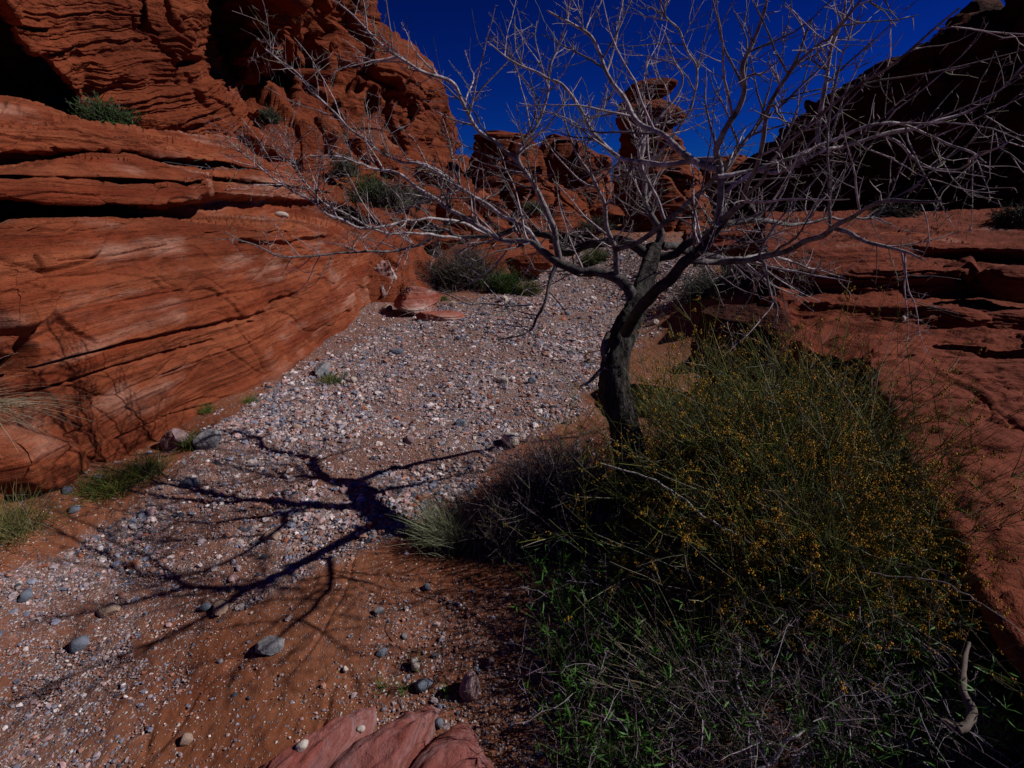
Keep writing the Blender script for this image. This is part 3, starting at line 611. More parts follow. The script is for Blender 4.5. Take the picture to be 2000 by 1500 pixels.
# ------------------------------------------------------------------ boulders and stones: each a thing
def boulder(name, label, cat, c, size, mat, seed=0, rot=0.0, cuts=7, tilt=(0, 0), rough=.08, lay=0.0, sub=5, group=None, shape=None):
    V, F = ICO[sub]; R = RS(seed); P = V.copy()
    for _ in range(cuts):
        n = nrm(R.normal(size=3)*np.array([1, 1, .8])); h = R.uniform(.55, .85); dd = P@n-h; P = P-np.where(dd > 0, dd, 0)[:, None]*n*.92
    Q = P+seed*3.7
    P = P*(1+rough*fbm(Q, 1.4, 4, seed)+rough*.35*fbm(Q, 6, 3, seed+5))[:, None]
    if lay: P = P*(1+lay*strata(Q*np.array([1, 1, 1.0])*.4, 1.0, (.1, .15), .04, 2))[:, None]
    P = P*np.array(size)
    if shape is not None: P = shape(P)
    ca, sa = math.cos(tilt[0]), math.sin(tilt[0]); P = P@np.array([[1, 0, 0], [0, ca, sa], [0, -sa, ca]])
    ca, sa = math.cos(tilt[1]), math.sin(tilt[1]); P = P@np.array([[ca, 0, -sa], [0, 1, 0], [sa, 0, ca]])
    ca, sa = math.cos(rot), math.sin(rot); P = P@np.array([[ca, sa, 0], [-sa, ca, 0], [0, 0, 1]])
    o = MB().add(P, F).build(name, mat); o.location = c
    return tag(o, label, cat, group)
def on(px, py, dz=0.0):
    p = gpt(px, py, 0); return (p[0], p[1], p[2]+dz)

# pink boulders at the bottom edge
def wedge(P): return P
p = on(600, 1500, 0.0)
boulder('pink_boulder', 'pinkish red boulder at the bottom edge, nearest the cracked sand channel', 'boulder', (p[0]-.03, p[1]-.15, p[2]+.0), (.145, .36, .16), M_pink, 3, -.5, 8, (.0, -.35), .11)
p = on(720, 1500, 0.0)
boulder('pink_boulder', 'pinkish red boulder between two others at the bottom edge, with a white pebble on it', 'boulder', (p[0]+.02, p[1]-.14, p[2]-.01), (.155, .34, .15), M_pink, 5, -.55, 7, (.0, -.3), .11)
p = on(870, 1520, 0.0)
boulder('pink_boulder', 'rusty pink boulder at the bottom edge, nearest the tangle of bushes', 'boulder', (p[0]+.0, p[1]-.14, p[2]-.03), (.19, .30, .15), M_pink, 8, -.35, 7, (.0, -.15), .08)
def hit(px, py):
    bpy.context.view_layer.update(); DG = bpy.context.evaluated_depsgraph_get(); x, f, u = ray(px, py); ok, loc, nn, _, ob, _ = scene.ray_cast(DG, Vector((0, 0, CAMZ)), Vector((float(x), float(f), float(u))).normalized()); return loc
for k, (x, y, s, lb) in enumerate([(705, 1426, .010, 'small white pebble resting on the middle pink boulder'), (590, 1462, .015, 'flat cream pebble resting on the leftmost of the pink boulders')]):
    q = hit(x, y); boulder('pebble', lb, 'pebble', (q[0], q[1], q[2]+s*.55), (s*1.3, s, s*.8), M_white, 30+k, k, 5, (0, 0), .1, 0, 2)

ST = [ # px,py (ground contact), size metres, material, seed, label
 (345, 872, (.10, .085, .085), M_mauve, 11, 'pinkish rounded boulder at the foot of the wall beside a grey one'),
 (407, 868, (.10, .08, .08), M_grey, 12, 'grey angular boulder at the foot of the wall under the branch shadow'),
 (630, 730, (.125, .085, .075), M_grey, 13, 'pale grey rock at the edge of the gravel below the striped wall'),
 (982, 748, (.075, .045, .04), M_white, 14, 'flat whitish rock on the gravel left of the trunk'),
 (1040, 748, (.05, .04, .042), M_blue, 15, 'dark grey pointed stone on the gravel near the trunk'),
 (997, 868, (.085, .055, .055), M_white, 16, 'cream angular rock beside the dark brown bush'),
 (775, 690, (.09, .06, .04), M_blue, 17, 'flat dark slate stone lying near the left bank'),
 (372, 946, (.055, .04, .03), M_blue, 18, 'bluish flat stone in the shade of the branches near the green tuft'),
 (528, 1268, (.05, .05, .03), M_grey, 19, 'round grey cobbly stone half buried in the red sand'),
 (800, 862, (.045, .035, .03), M_mauve, 21, 'pinkish stone lying by the branching shadow'),
 (580, 836, (.035, .03, .024), M_tan, 22, 'reddish tan stone on the gravel near the wall'),
 (430, 1192, (.05, .035, .022), M_tan, 23, 'long tan stone lying in the grey gravel'),
 (215, 1195, (.05, .035, .022), M_tan, 24, 'tan wedge shaped stone on the grey gravel at the left'),
 (155, 1262, (.04, .03, .024), M_blue, 25, 'blue grey stone at the edge of the dense gravel'),
 (530, 1048, (.05, .04, .02), M_tan, 26, 'flat pinkish tan stone crossed by the middle branch shadow'),
 (402, 1188, (.03, .022, .018), M_blue, 27, 'dark blue stone beside the long tan one'),
 (147, 1001, (.035, .03, .028), M_blue, 28, 'blue stone on the red sand strip by the dry grass'),
 (740, 1196, (.022, .018, .02), M_grey, 29, 'pair of pale stones standing in open sand'),
 (835, 1150, (.02, .018, .016), M_blue, 31, 'small blue grey stone near the edge of the bush shadow'),
 (745, 1277, (.025, .015, .012), M_blue, 32, 'slim dark stone lying on smooth red sand'),
 (810, 1300, (.03, .017, .022), M_white, 33, 'cream upright stone behind the grass sprouts'),
 (828, 1342, (.035, .028, .022), M_blue, 34, 'blue grey speckled stone among the green sprouts'),
 (960, 1295, (.022, .018, .022), M_mauve, 35, 'pointed lilac stone at the edge of the sprouts'),
 (857, 1420, (.016, .016, .022), M_blue, 36, 'dark blue stone just behind the rusty pink boulder'),
 (675, 1308, (.012, .011, .010), M_white, 37, 'tiny white stone alone on the smooth sand'),
 (430, 1294, (.012, .011, .010), M_grey, 38, 'tiny pale round stone below the half buried stone'),
 (365, 1446, (.024, .018, .016), M_tan, 39, 'small brown stone near the bottom edge on bare sand'),
 (790, 1245, (.016, .012, .012), M_grey, 40, 'small grey stone under the crooked dry twig'),
 (1280, 632, (.06, .05, .04), M_white, 41, 'white stone lying on the bank behind the trunk'),
 (1115, 690, (.05, .04, .03), M_grey, 42, 'light grey stone in the gravel left of the bent trunk'),
 (735, 583, (.10, .08, .07), M_grey, 43, 'grey rock in the cobble pile by the white streaked corner'),
 (755, 605, (.09, .08, .06), M_tan, 44, 'brownish cobble in the pile below the white streaked corner'),
 (778, 575, (.08, .06, .06), M_white, 45, 'pale stone on top of the cobble pile'),
 (795, 532, (.11, .09, .09), M_grey, 46, 'rounded grey boulder touching the foot of the dark bush'),
 (985, 590, (.10, .08, .07), M_white, 47, 'cream stone under the drooping branch'),
 (1000, 596, (.08, .07, .05), M_grey, 48, 'grey stone right of the cream one under the drooping branch'),
 (880, 596, (.09, .07, .05), M_tan, 49, 'tan stone in front of the dark bush'),
 (900, 830, (.06, .05, .03), M_blue, 50, 'dark stone where the right branch shadow ends'),
 (1128, 885, (.04, .04, .03), M_mauve, 51, 'pinkish stone half hidden by the brown bush'),
 (50, 1168, (.03, .025, .02), M_blue, 52, 'blue stone at the left edge of the gravel'),
 (690, 745, (.035, .03, .03), M_white, 53, 'white stone by the left bank above the gravel bar'),
]
for (x, y, s, m, sd_, lb) in ST:
    boulder('stone', lb, 'stone', on(x, y, s[2]*.45), s, m, sd_, sd_*1.3, 8, (0, 0), .10, 0, 5 if s[0] > .045 else 2)
# cone shaped rock with the long shadow
def cone_shape(P):
    t = np.clip((P[:, 2]+.05)/.14, 0, 1.0); k = 1-.55*t**1.3; P = P.copy(); P[:, 0] *= k; P[:, 1] *= k; return P
boulder('stone', 'cone shaped grey rock standing upright on the sand with a dark shadow', 'stone', on(918, 1352, .03), (.040, .040, .060), M_mauve, 61, .4, 2, (0, .12), .05, 0, 5, None, cone_shape)

# larger rocks in the scene
boulder('banded_boulder', 'pink and white banded sandstone boulder at the foot of the wall corner', 'boulder', on(818, 612, .13), (.40, .30, .25), M_pinkband, 70, .3, 12, (.1, .12), .10, .10)
boulder('banded_boulder', 'low orange banded rock in front of the pink and white one', 'boulder', on(862, 622, .03), (.34, .2, .12), M_pinkband, 71, .2, 7, (0, .1), .08, .05)
boulder('corner_block', 'white streaked pink block at the far corner of the striped wall', 'boulder', tuple(PY(756, 556, 8.5)), (.27, .34, .40), M_whiteband, 72, .0, 14, (.0, .0), .10, .14)
boulder('white_stone', 'smooth white stone resting on the rock shelf under the overhang', 'stone', (lambda q: (q[0], q[1], q[2]+.03))(hit(550, 424)), (.105, .07, .055), M_white, 73, .3, 3, (0, .1), .04)
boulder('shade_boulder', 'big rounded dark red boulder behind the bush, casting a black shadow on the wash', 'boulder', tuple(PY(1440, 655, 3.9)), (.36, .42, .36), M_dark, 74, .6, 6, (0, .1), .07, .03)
boulder('shade_boulder', 'reddish block wedged between the dark boulder and the terraces', 'boulder', tuple(PY(1500, 665, 3.9)), (.20, .26, .34), M_ledge, 75, .2, 8, (0, 0), .08, .04)
boulder('shelf_boulder', 'squat knobbly boulder on the right terrace, beside a white stone', 'boulder', (lambda q: (q[0], q[1], q[2]+.06))(hit(1872, 638)), (.26, .2, .115), M_ledge, 76, .15, 8, (0, .1), .08, .04)
boulder('white_stone', 'small white stone lying left of the squat terrace boulder', 'stone', (lambda q: (q[0], q[1], q[2]+.02))(hit(1765, 628)), (.05, .035, .035), M_white, 77, .7, 8, (0, .3), .1, 0, 2)
boulder('shelf_boulder', 'angular block at the right edge of the terraces', 'boulder', tuple(PY(1985, 555, 5.0)), (.36, .3, .17), M_ledge, 79, .1, 9, (0, 0), .07, .05)
boulder('shelf_boulder', 'low long block on the terrace right of the squat boulder', 'boulder', (lambda q: (q[0], q[1], q[2]+.05))(hit(1975, 640)), (.34, .2, .10), M_ledge, 80, .1, 8, (0, 0), .07, .05)
boulder('buried_rock', 'small reddish rock down in the shaded gap below the slab', 'stone', tuple(PZ(1955, 1430, .2)), (.035, .035, .035), M_slab, 81, 0, 8, (0, 0), .1, 0, 5)

# fallen blocks on the slope below the back cliff
FB = [(545, 285, 11, .55, .45, .5, 'large cube shaped fallen block below the alcove'), (500, 282, 10.6, .5, .4, .42, 'striped fallen block left of the cube shaped one'),
      (465, 262, 11.2, .38, .3, .3, 'fallen block nearest the leaning cliff'), (520, 240, 12.5, .4, .4, .4, 'upright fallen block below the dark alcove'),
      (490, 215, 13, .35, .3, .4, 'highest of the fallen blocks under the alcove'), (600, 300, 11.3, .42, .5, .75, 'tall knobbly column of rock on the slope'),
      (640, 265, 12.6, .6, .4, .5, 'blocky red rock with shadow beneath on the slope'), (700, 300, 13.5, .6, .5, .45, 'rounded red rock on the slope above the green bush'),
      (760, 315, 14.5, .55, .5, .4, 'low red rock near the foot of the far cliff'), (800, 372, 13.5, .4, .35, .28, 'small red rock beside the grey green shrub'),
      (860, 350, 15.5, .7, .5, .4, 'smooth red rock on the skyline saddle'), (660, 345, 11.8, .35, .3, .24, 'pale red rock just above the ledge end'),
      (900, 425, 11.8, 1.0, .7, .36, 'long dark overhung slab rock above the far bush'), (940, 400, 13.5, .7, .5, .3, 'rusty rock behind the long overhung slab'),
      (1040, 515, 10.5, .75, .5, .38, 'orange rock behind the far bush at the bend'), (790, 432, 11.5, .4, .3, .2, 'red rock at the top of the far bank'),
      (870, 470, 10.6, .55, .4, .2, 'flat red rock on the bank above the far bush'), (830, 340, 16, .5, .4, .4, 'pointed red rock on the saddle under the sky'),
      (720, 385, 11.4, .4, .3, .24, 'stacked red rock near the green shrub on the slope'), (1190, 425, 18, .8, .7, .5, 'grey red rock at the bend behind the thick limb'),
      (1305, 455, 16, .5, .4, .25, 'low red rock at the end of the gravel')]
for k, (x, y, Y, a, b, c, lb) in enumerate(FB):
    boulder('fallen_rock', lb, 'rock', tuple(PY(x, y, Y)), (a*.8, b*.8, c*.8), M_far, 200+k, k*.9, 9, (RS(k).uniform(-.25, .25), RS(k+9).uniform(-.25, .25)), .07, .04, 5, 'rocks fallen below the cliffs')

# ------------------------------------------------------------------ distant buttes and the pinnacle
def butte(name, label, cat, prof, Y, depth, mat, seed, lay=.1, sc=3.0, kind=None, wf=.6, wa=.2, nz=260, na=200, lean=0):
    """prof: (py, px_left, px_right) from bottom to top; a solid of real depth"""
    pr = np.array(prof, float); py = np.linspace(pr[0, 0], pr[-1, 0], nz); l = np.interp(-py, -pr[:, 0], pr[:, 1]); r = np.interp(-py, -pr[:, 0], pr[:, 2])
    A = PY(l, py, Y); B = PY(r, py, Y); C = (A+B)/2; hw = (B[:, 0]-A[:, 0])/2
    a = np.linspace(0, 2*np.pi, na, endpoint=False)
    se = 2.6; ca = np.sign(np.cos(a))*np.abs(np.cos(a))**(2/se); sa = np.sign(np.sin(a))*np.abs(np.sin(a))**(2/se)
    G = np.stack([C[:, None, 0]+hw[:, None]*ca, C[:, None, 1]+depth*np.clip(hw/hw.max(), .3, 1)[:, None]*sa+0*ca, C[:, None, 2]+0*hw[:, None]*ca], -1)
    N = np.stack([np.cos(a)*np.ones((nz, 1)), np.sin(a)*np.ones((nz, 1)), np.zeros((nz, na))], -1)
    ed = sm(0, .1, np.linspace(1, 0, nz))[:, None]
    d = lay*strata(G, sc, (0.02, 0), .05, seed)+wa*.8*fbm(G, .6, 4, seed)+.05*fbm(G, 3, 4, seed+2)
    d1, d2, cid = worley(G+.5*np.stack([noise(G, 1, 3)]*3, -1), (wf*1.3, wf*1.3, wf*.7), seed); d = d+wa*cid-wa*.8*sm(.1, 0, d2-d1)
    G = G+N*(d*(.4+.6*ed))[..., None]
    top = G[-1]; c = top.mean(0)
    rings = [c+(top-c)*k+np.array([0, 0, .12*(1-k**2)*abs(hw[-1])]) for k in (.97, .8, .5, .2, .001)]
    G = np.concatenate([G, np.array(rings)]); nr = len(G)
    i = np.arange(nr-1)[:, None]*na; j = np.arange(na)[None]; j2 = (j+1) % na
    f = np.stack([i+j, i+j2, i+na+j2, i+na+j], -1).reshape(-1, 4)
    o = MB().add(G.reshape(-1, 3), f).build(name, mat)
    return tag(o, label, cat, kind=kind)
butte('rock_pinnacle', 'tall red rock pinnacle with a flat overhanging cap against the sky', 'rock pinnacle',
      [(470, 1170, 1400), (400, 1185, 1385), (340, 1198, 1362), (312, 1204, 1344), (300, 1206, 1340), (276, 1207, 1340), (262, 1208, 1316), (252, 1208, 1314), (238, 1210, 1336), (224, 1211, 1344), (212, 1212, 1330), (202, 1214, 1306), (196, 1226, 1296), (188, 1222, 1298), (184, 1220, 1306), (176, 1226, 1312), (166, 1232, 1322), (160, 1242, 1324), (157, 1258, 1318)], 20, 1.4, M_far, 301, .09, 2.4, wa=.05)
butte('rock_butte', 'dark fronted red butte left of the pinnacle, nearest the cliff', 'rock butte', [(440, 900, 1090), (380, 915, 1072), (320, 918, 1062), (285, 918, 1056), (268, 922, 1044), (262, 938, 1010), (258, 950, 985)], 21, 1.8, M_far, 302, .09, 3.2)
butte('rock_butte', 'rounded sunlit red butte between the dark one and the pinnacle', 'rock butte', [(430, 1060, 1215), (360, 1056, 1195), (310, 1052, 1190), (285, 1056, 1150), (272, 1062, 1118), (266, 1070, 1092), (264, 1076, 1086)], 24, 1.8, M_far, 303, .09, 3.2)
butte('rock_butte', 'low dark red butte right of the pinnacle', 'rock butte', [(450, 1330, 1500), (380, 1345, 1490), (340, 1355, 1480), (320, 1380, 1475), (308, 1400, 1455), (304, 1420, 1445)], 30, 2.5, M_far, 304, .12, 3.5)
butte('rock_mound', 'sloping orange rock mound at the foot of the buttes', 'rock mound', [(450, 960, 1170), (410, 985, 1150), (380, 1000, 1130), (360, 1015, 1095), (348, 1030, 1070), (342, 1038, 1056)], 17.5, 1.5, M_far, 305, .08, 3)
butte('rock_mound', 'pocked orange rock mound below the pinnacle', 'rock mound', [(460, 1230, 1400), (420, 1240, 1390), (380, 1255, 1380), (350, 1275, 1365), (335, 1290, 1345), (328, 1300, 1330)], 17, 1.5, M_far, 306, .1, 3)

# ------------------------------------------------------------------ the bare tree
TR = RS(77)
def T(*pts):                                   # (px, py, Y, radius)
    a = np.array(pts, float); return np.concatenate([PY(a[:, 0], a[:, 1], a[:, 2]), a[:, 3:4]], 1)
trunk_pts = T((1262, 985, 2.02, .115), (1238, 900, 2.06, .090), (1218, 830, 2.12, .080), (1200, 765, 2.18, .078), (1203, 700, 2.25, .076), (1220, 645, 2.32, .072), (1240, 600, 2.40, .060), (1258, 550, 2.5, .054), (1270, 510, 2.6, .050), (1278, 482, 2.68, .042))
tree = empty('bare_tree', tuple(trunk_pts[0, :3])); tag(tree, 'leafless tree with a bent dark trunk and a wide pale crown', 'tree')
def limb_mesh(pts, n, sides, wob=.0, s=0):
    q = catmull(pts, n); P = q[:, :3]; r = np.maximum(q[:, 3], .0012)
    if wob: P = P+wob*np.stack([noise(P, 9, s), noise(P, 9, s+1), noise(P, 9, s+2)], -1)*np.minimum(1, np.linspace(0, 6, n))[:, None]
    return P, r
P, r = limb_mesh(trunk_pts, 150, 40)
r = r*.80
v, f = tubes(P[None], r[None], 44); ang = np.tile(np.arange(44)/44*2*np.pi, 150); hh = np.repeat(np.arange(150), 44)
rr = np.repeat(r, 44); cen = np.repeat(P, 44, 0); off = v-cen
kk = 1+.10*np.sin(ang*3+hh*.045)+.07*np.sin(ang*5-hh*.08)+.05*np.abs(np.sin(ang*8+hh*.03+2*noise(v, 6, 3)))+.12*fbm(v, (38, 38, 7), 3, 9)+.04*fbm(v, (90, 90, 14), 2, 8); v = cen+off*kk[:, None]
child_local(MB().add(v, f).build('trunk', M_bark), tree)
# dead snag on the trunk
LIMBS = {
 'low': T((1240, 598, 2.40, .040), (1228, 565, 2.42, .036), (1200, 540, 2.44, .033), (1165, 529, 2.46, .031), (1125, 526, 2.48, .029), (1090, 508, 2.5, .027), (1060, 490, 2.52, .023), (1035, 472, 2.54, .018), (990, 472, 2.56, .0165), (950, 452, 2.58, .015), (900, 420, 2.6, .0135), (850, 385, 2.62, .012), (790, 350, 2.62, .010), (720, 322, 2.6, .008), (660, 302, 2.58, .006), (600, 298, 2.55, .004)),
 'thick_left': T((1272, 505, 2.62, .028), (1235, 478, 2.68, .034), (1200, 470, 2.74, .032), (1150, 474, 2.85, .030), (1105, 492, 2.95, .027), (1070, 465, 3.05, .024), (1020, 448, 3.15, .022), (960, 460, 3.25, .019), (900, 466, 3.3, .016), (860, 450, 3.35, .014), (790, 486, 3.3, .011), (700, 492, 3.2, .009), (600, 500, 3.1, .007), (520, 494, 3.0, .0055), (440, 455, 2.95, .003)),
 'cross': T((1222, 650, 2.22, .034), (1250, 600, 2.02, .031), (1290, 560, 1.93, .029), (1335, 515, 1.89, .027), (1375, 475, 1.87, .025), (1402, 440, 1.85, .023), (1440, 405, 1.74, .013), (1465, 350, 1.62, .010), (1490, 280, 1.52, .008), (1515, 190, 1.42, .0065), (1545, 140, 1.36, .005), (1600, 90, 1.3, .0035), (1660, 20, 1.15, .003), (1720, -60, 1.1, .002)),
 'upright': T((1400, 442, 1.86, .018), (1404, 400, 1.86, .0155), (1403, 350, 1.86, .0145), (1402, 305, 1.86, .0135), (1415, 260, 1.84, .013), (1440, 200, 1.8, .011), (1450, 130, 1.75, .009), (1475, 60, 1.7, .007), (1490, -40, 1.65, .004)),
 'arc_up': T((1403, 330, 1.86, .016), (1370, 318, 1.9, .0155), (1330, 298, 1.95, .015), (1290, 262, 2.0, .013), (1240, 218, 2.05, .0115), (1205, 170, 2.1, .010), (1175, 115, 2.15, .009), (1150, 75, 2.15, .0075), (1110, 45, 2.15, .006), (1075, 12, 2.15, .004)),
 'arc_left': T((1400, 312, 1.88, .013), (1340, 316, 1.95, .0125), (1270, 318, 2.02, .012), (1205, 305, 2.1, .011), (1165, 268, 2.15, .010), (1140, 215, 2.2, .009), (1105, 175, 2.22, .0075), (1060, 138, 2.25, .006), (1010, 120, 2.25, .005), (955, 88, 2.25, .003)),
 'sweep_right': T((1335, 508, 1.96, .018), (1400, 512, 2.0, .0165), (1470, 503, 1.9, .0155), (1540, 486, 1.8, .0135), (1600, 460, 1.7, .0115), (1640, 438, 1.62, .010), (1680, 412, 1.5, .007), (1740, 388, 1.4, .007), (1830, 383, 1.3, .003)),
 'right_fork': T((1276, 505, 2.62, .030), (1320, 492, 2.6, .028), (1360, 470, 2.58, .026), (1395, 448, 2.56, .023), (1450, 432, 2.6, .021), (1500, 428, 2.7, .017), (1560, 436, 2.8, .012), (1640, 425, 2.9, .008), (1740, 432, 3.0, .004)),
 'back_fork': T((1290, 478, 2.7, .030), (1320, 486, 2.8, .028), (1370, 494, 2.95, .024), (1440, 505, 3.1, .019), (1500, 500, 3.2, .014), (1560, 515, 3.3, .009), (1640, 540, 3.4, .004)),
 'centre': T((1280, 484, 2.68, .030), (1288, 455, 2.7, .026), (1272, 420, 2.72, .022), (1262, 380, 2.75, .018), (1255, 330, 2.8, .014), (1262, 260, 2.85, .010), (1250, 190, 2.9, .007), (1268, 110, 2.9, .004)),
 'stub_up': T((1205, 538, 2.44, .020), (1204, 505, 2.40, .019), (1201, 480, 2.38, .016), (1185, 430, 2.36, .013), (1178, 395, 2.34, .011), (1160, 355, 2.34, .009), (1120, 300, 2.34, .007), (1100, 240, 2.34, .005), (1095, 170, 2.34, .003)),
 'long_diag': T((1204, 488, 2.38, .017), (1240, 474, 2.32, .016), (1300, 436, 2.22, .015), (1360, 385, 2.12, .014), (1405, 335, 2.05, .0125), (1440, 290, 2.0, .011), (1500, 215, 1.95, .009), (1540, 130, 1.9, .007), (1590, 30, 1.85, .004)),
 'fan_up': T((1093, 506, 2.5, .021), (1082, 455, 2.5, .020), (1064, 402, 2.5, .017), (1035, 352, 2.5, .015), (1015, 315, 2.5, .013), (1020, 285, 2.5, .012), (1045, 250, 2.5, .010), (1070, 190, 2.5, .008), (1075, 130, 2.5, .006), (1105, 60, 2.5, .003)),
 'left_high': T((1012, 318, 2.5, .012), (985, 290, 2.5, .0115), (940, 250, 2.5, .011), (905, 205, 2.48, .0105), (880, 158, 2.46, .010), (840, 140, 2.44, .009), (790, 112, 2.42, .008), (740, 78, 2.4, .0065), (700, 40, 2.4, .005), (640, 0, 2.38, .003)),
 'left_mid': T((1060, 490, 2.52, .013), (1020, 440, 2.6, .0125), (960, 410, 2.65, .012), (900, 372, 2.7, .011), (850, 335, 2.72, .010), (780, 310, 2.74, .0085), (700, 262, 2.75, .007), (620, 190, 2.75, .006), (540, 112, 2.75, .004), (515, 92, 2.75, .003)),
 'left_low': T((960, 460, 3.25, .013), (900, 438, 3.1, .011), (820, 430, 2.95, .010), (720, 440, 2.8, .009), (640, 420, 2.7, .0075), (560, 360, 2.62, .006), (490, 315, 2.55, .004), (445, 275, 2.5, .002)),
 'left_low2': T((900, 466, 3.3, .011), (820, 455, 3.1, .0095), (740, 450, 3.0, .008), (660, 410, 2.9, .007), (600, 360, 2.8, .005), (570, 290, 2.75, .003), (545, 240, 2.7, .002)),
 'droop': T((1086, 518, 2.48, .014), (1072, 552, 2.45, .012), (1055, 600, 2.42, .010), (1044, 640, 2.4, .008), (1020, 656, 2.38, .006), (985, 662, 2.36, .004), (960, 668, 2.34, .002)),
 'droop_low': T((1040, 595, 2.42, .006), (990, 598, 2.4, .005), (930, 592, 2.38, .004), (880, 575, 2.36, .003), (840, 560, 2.34, .002)),
 'right_sub': T((1630, 446, 1.64, .010), (1680, 464, 1.6, .008), (1730, 476, 1.55, .006), (1775, 486, 1.5, .005), (1815, 502, 1.45, .002)),
 'right_high': T((1402, 345, 1.86, .010), (1470, 340, 1.85, .009), (1560, 316, 1.85, .0085), (1640, 286, 1.85, .0075), (1720, 262, 1.85, .0065), (1800, 240, 1.85, .0055), (1900, 200, 1.85, .0045), (2010, 120, 1.8, .004)),
 'right_high2': T((1420, 372, 1.8, .010), (1480, 330, 1.78, .009), (1560, 300, 1.78, .008), (1640, 268, 1.78, .0068), (1720, 248, 1.78, .0055), (1800, 270, 1.78, .0045), (1880, 298, 1.68, .004), (1935, 330, 1.66, .002)),
 'right_up': T((1598, 290, 1.85, .010), (1602, 250, 1.85, .0095), (1610, 200, 1.85, .009), (1622, 140, 1.84, .008), (1632, 80, 1.83, .0065), (1645, 20, 1.82, .005), (1652, -60, 1.8, .003)),
 'right_near': T((1440, 405, 1.76, .009), (1500, 330, 1.6, .007), (1570, 250, 1.5, .006), (1680, 170, 1.4, .005), (1780, 90, 1.32, .004), (1880, 0, 1.25, .0025)),
 'cross_mid': T((1300, 436, 2.22, .010), (1285, 400, 2.2, .0095), (1270, 350, 2.2, .009), (1240, 290, 2.2, .008), (1290, 230, 2.2, .0065), (1330, 160, 2.2, .005), (1300, 60, 2.2, .003)),
 'far_up': T((1262, 330, 2.8, .009), (1330, 250, 2.75, .0085), (1360, 170, 2.7, .007), (1345, 90, 2.65, .006), (1300, 20, 2.6, .005), (1280, -40, 2.6, .003)),
 'right_drop': T((1486, 498, 1.88, .008), (1492, 540, 1.86, .0065), (1506, 580, 1.84, .005), (1520, 600, 1.82, .004), (1510, 640, 1.8, .002)),
 'outer_right': T((1720, 262, 1.85, .006), (1790, 300, 1.8, .005), (1860, 330, 1.75, .004), (1920, 300, 1.5, .004), (1985, 275, 1.45, .002)),
}
def side_branches(P, r, n, Lm, rs, spread=.9, t0=.15, up=.15):
    K = len(P); t = rs.uniform(t0, .97, n); i = (t*(K-1)).astype(int).clip(1, K-2); B = P[i]; tan = nrm(P[i+1]-P[i-1])
    rnd = rs.normal(size=(n, 3)); rnd = nrm(rnd-(rnd*tan).sum(1)[:, None]*tan)
    d = nrm(tan*.55+rnd*spread+np.array([0, 0, up])); L = Lm*rs.uniform(.35, 1.25, n)*(1.15-.5*t)
    return B, d, L, r[i]
def gen_twigs(P, r, rs, dens=1.0):
    """second order branches, twigs and thorny spurs along one limb"""
    mb = MB(); length = np.linalg.norm(np.diff(P, axis=0), axis=1).sum()
    n1 = max(3, int(length*15*dens)); B, d, L, rb = side_branches(P, r, n1, .42, rs, .85, .22)
    S1 = stems(B, d, L, 9, .11, (0, 0, .14), rs); R1 = np.minimum(rb*.55, .0046)[:, None]*np.linspace(1, .18, 9)[None]+.0004
    def tone(n): return np.where(rs.rand(n, 1) < .45, rs.uniform(.28, .55, (n, 1)), rs.uniform(.8, 1.3, (n, 1)))
    v, f = tubes(S1, R1, 5); c = np.repeat(tone(n1)*np.array([(1.0, .92, .96)]), 45, 0); mb.add(v, f, c)
    allP, alld, allL, allr = [], [], [], []
    for k in range(n1):
        m = rs.randint(3, 7); b, dd, l, q = side_branches(S1[k], R1[k], m, .15, rs, .9, .1, .1); allP.append(b); alld.append(dd); allL.append(l); allr.append(q)
    n2 = int(length*15*dens); b, dd, l, q = side_branches(P, r, n2, .15, rs, 1.0, .2, .15); allP.append(b); alld.append(dd); allL.append(l); allr.append(q)
    b, dd, l, q = [np.concatenate(x) for x in (allP, alld, allL, allr)]; n = len(b)
    S2 = stems(b, dd, l, 5, .14, (0, 0, .1), rs); R2 = np.minimum(q*.6, .0012)[:, None]*np.linspace(1, .35, 5)[None]+.0003
    col = np.where(rs.rand(n, 1) < .18, np.array([(.55, .66, .36)]), np.array([(.95, .86, .90)]))*tone(n)
    v, f = tubes(S2, R2, 4); mb.add(v, f, np.repeat(col, 20, 0))
    # thorny spurs all along the shoots
    def along(S, n): 
        a = rs.randint(0, len(S), n); k = rs.randint(0, S.shape[1]-1, n); t = rs.rand(n, 1); return S[a, k]*(1-t)+S[a, k+1]*t
    A = np.concatenate([along(S1, n1*12), along(S2, len(S2)*2), P[rs.randint(int(len(P)*.15), len(P), int(length*45*dens))]]); n = len(A)
    dr = nrm(rs.normal(size=(n, 3))+np.array([0, 0, .25])); L = rs.uniform(.008, .034, n)
    S3 = stems(A, dr, L, 3, .1, (0, 0, 0), rs); R3 = np.ones((n, 1))*np.array([[.0012, .0009, .0003]])
    v, f = tubes(S3, R3, 3); mb.add(v, f, np.repeat(rs.uniform(.3, .95, (n, 1))*np.array([(1, .85, .85)]), 9, 0))
    return mb
DENS = {'low': 1.2, 'thick_left': 1.2, 'cross': .5, 'right_high': .7, 'right_high2': .6, 'outer_right': .6, 'sweep_right': .5, 'right_sub': .6, 'long_diag': .7, 'arc_up': .8, 'arc_left': .8, 'right_up': .8, 'droop': .8, 'droop_low': .7, 'right_near': .5, 'right_drop': .5, 'centre': 1.6, 'upright': .9}
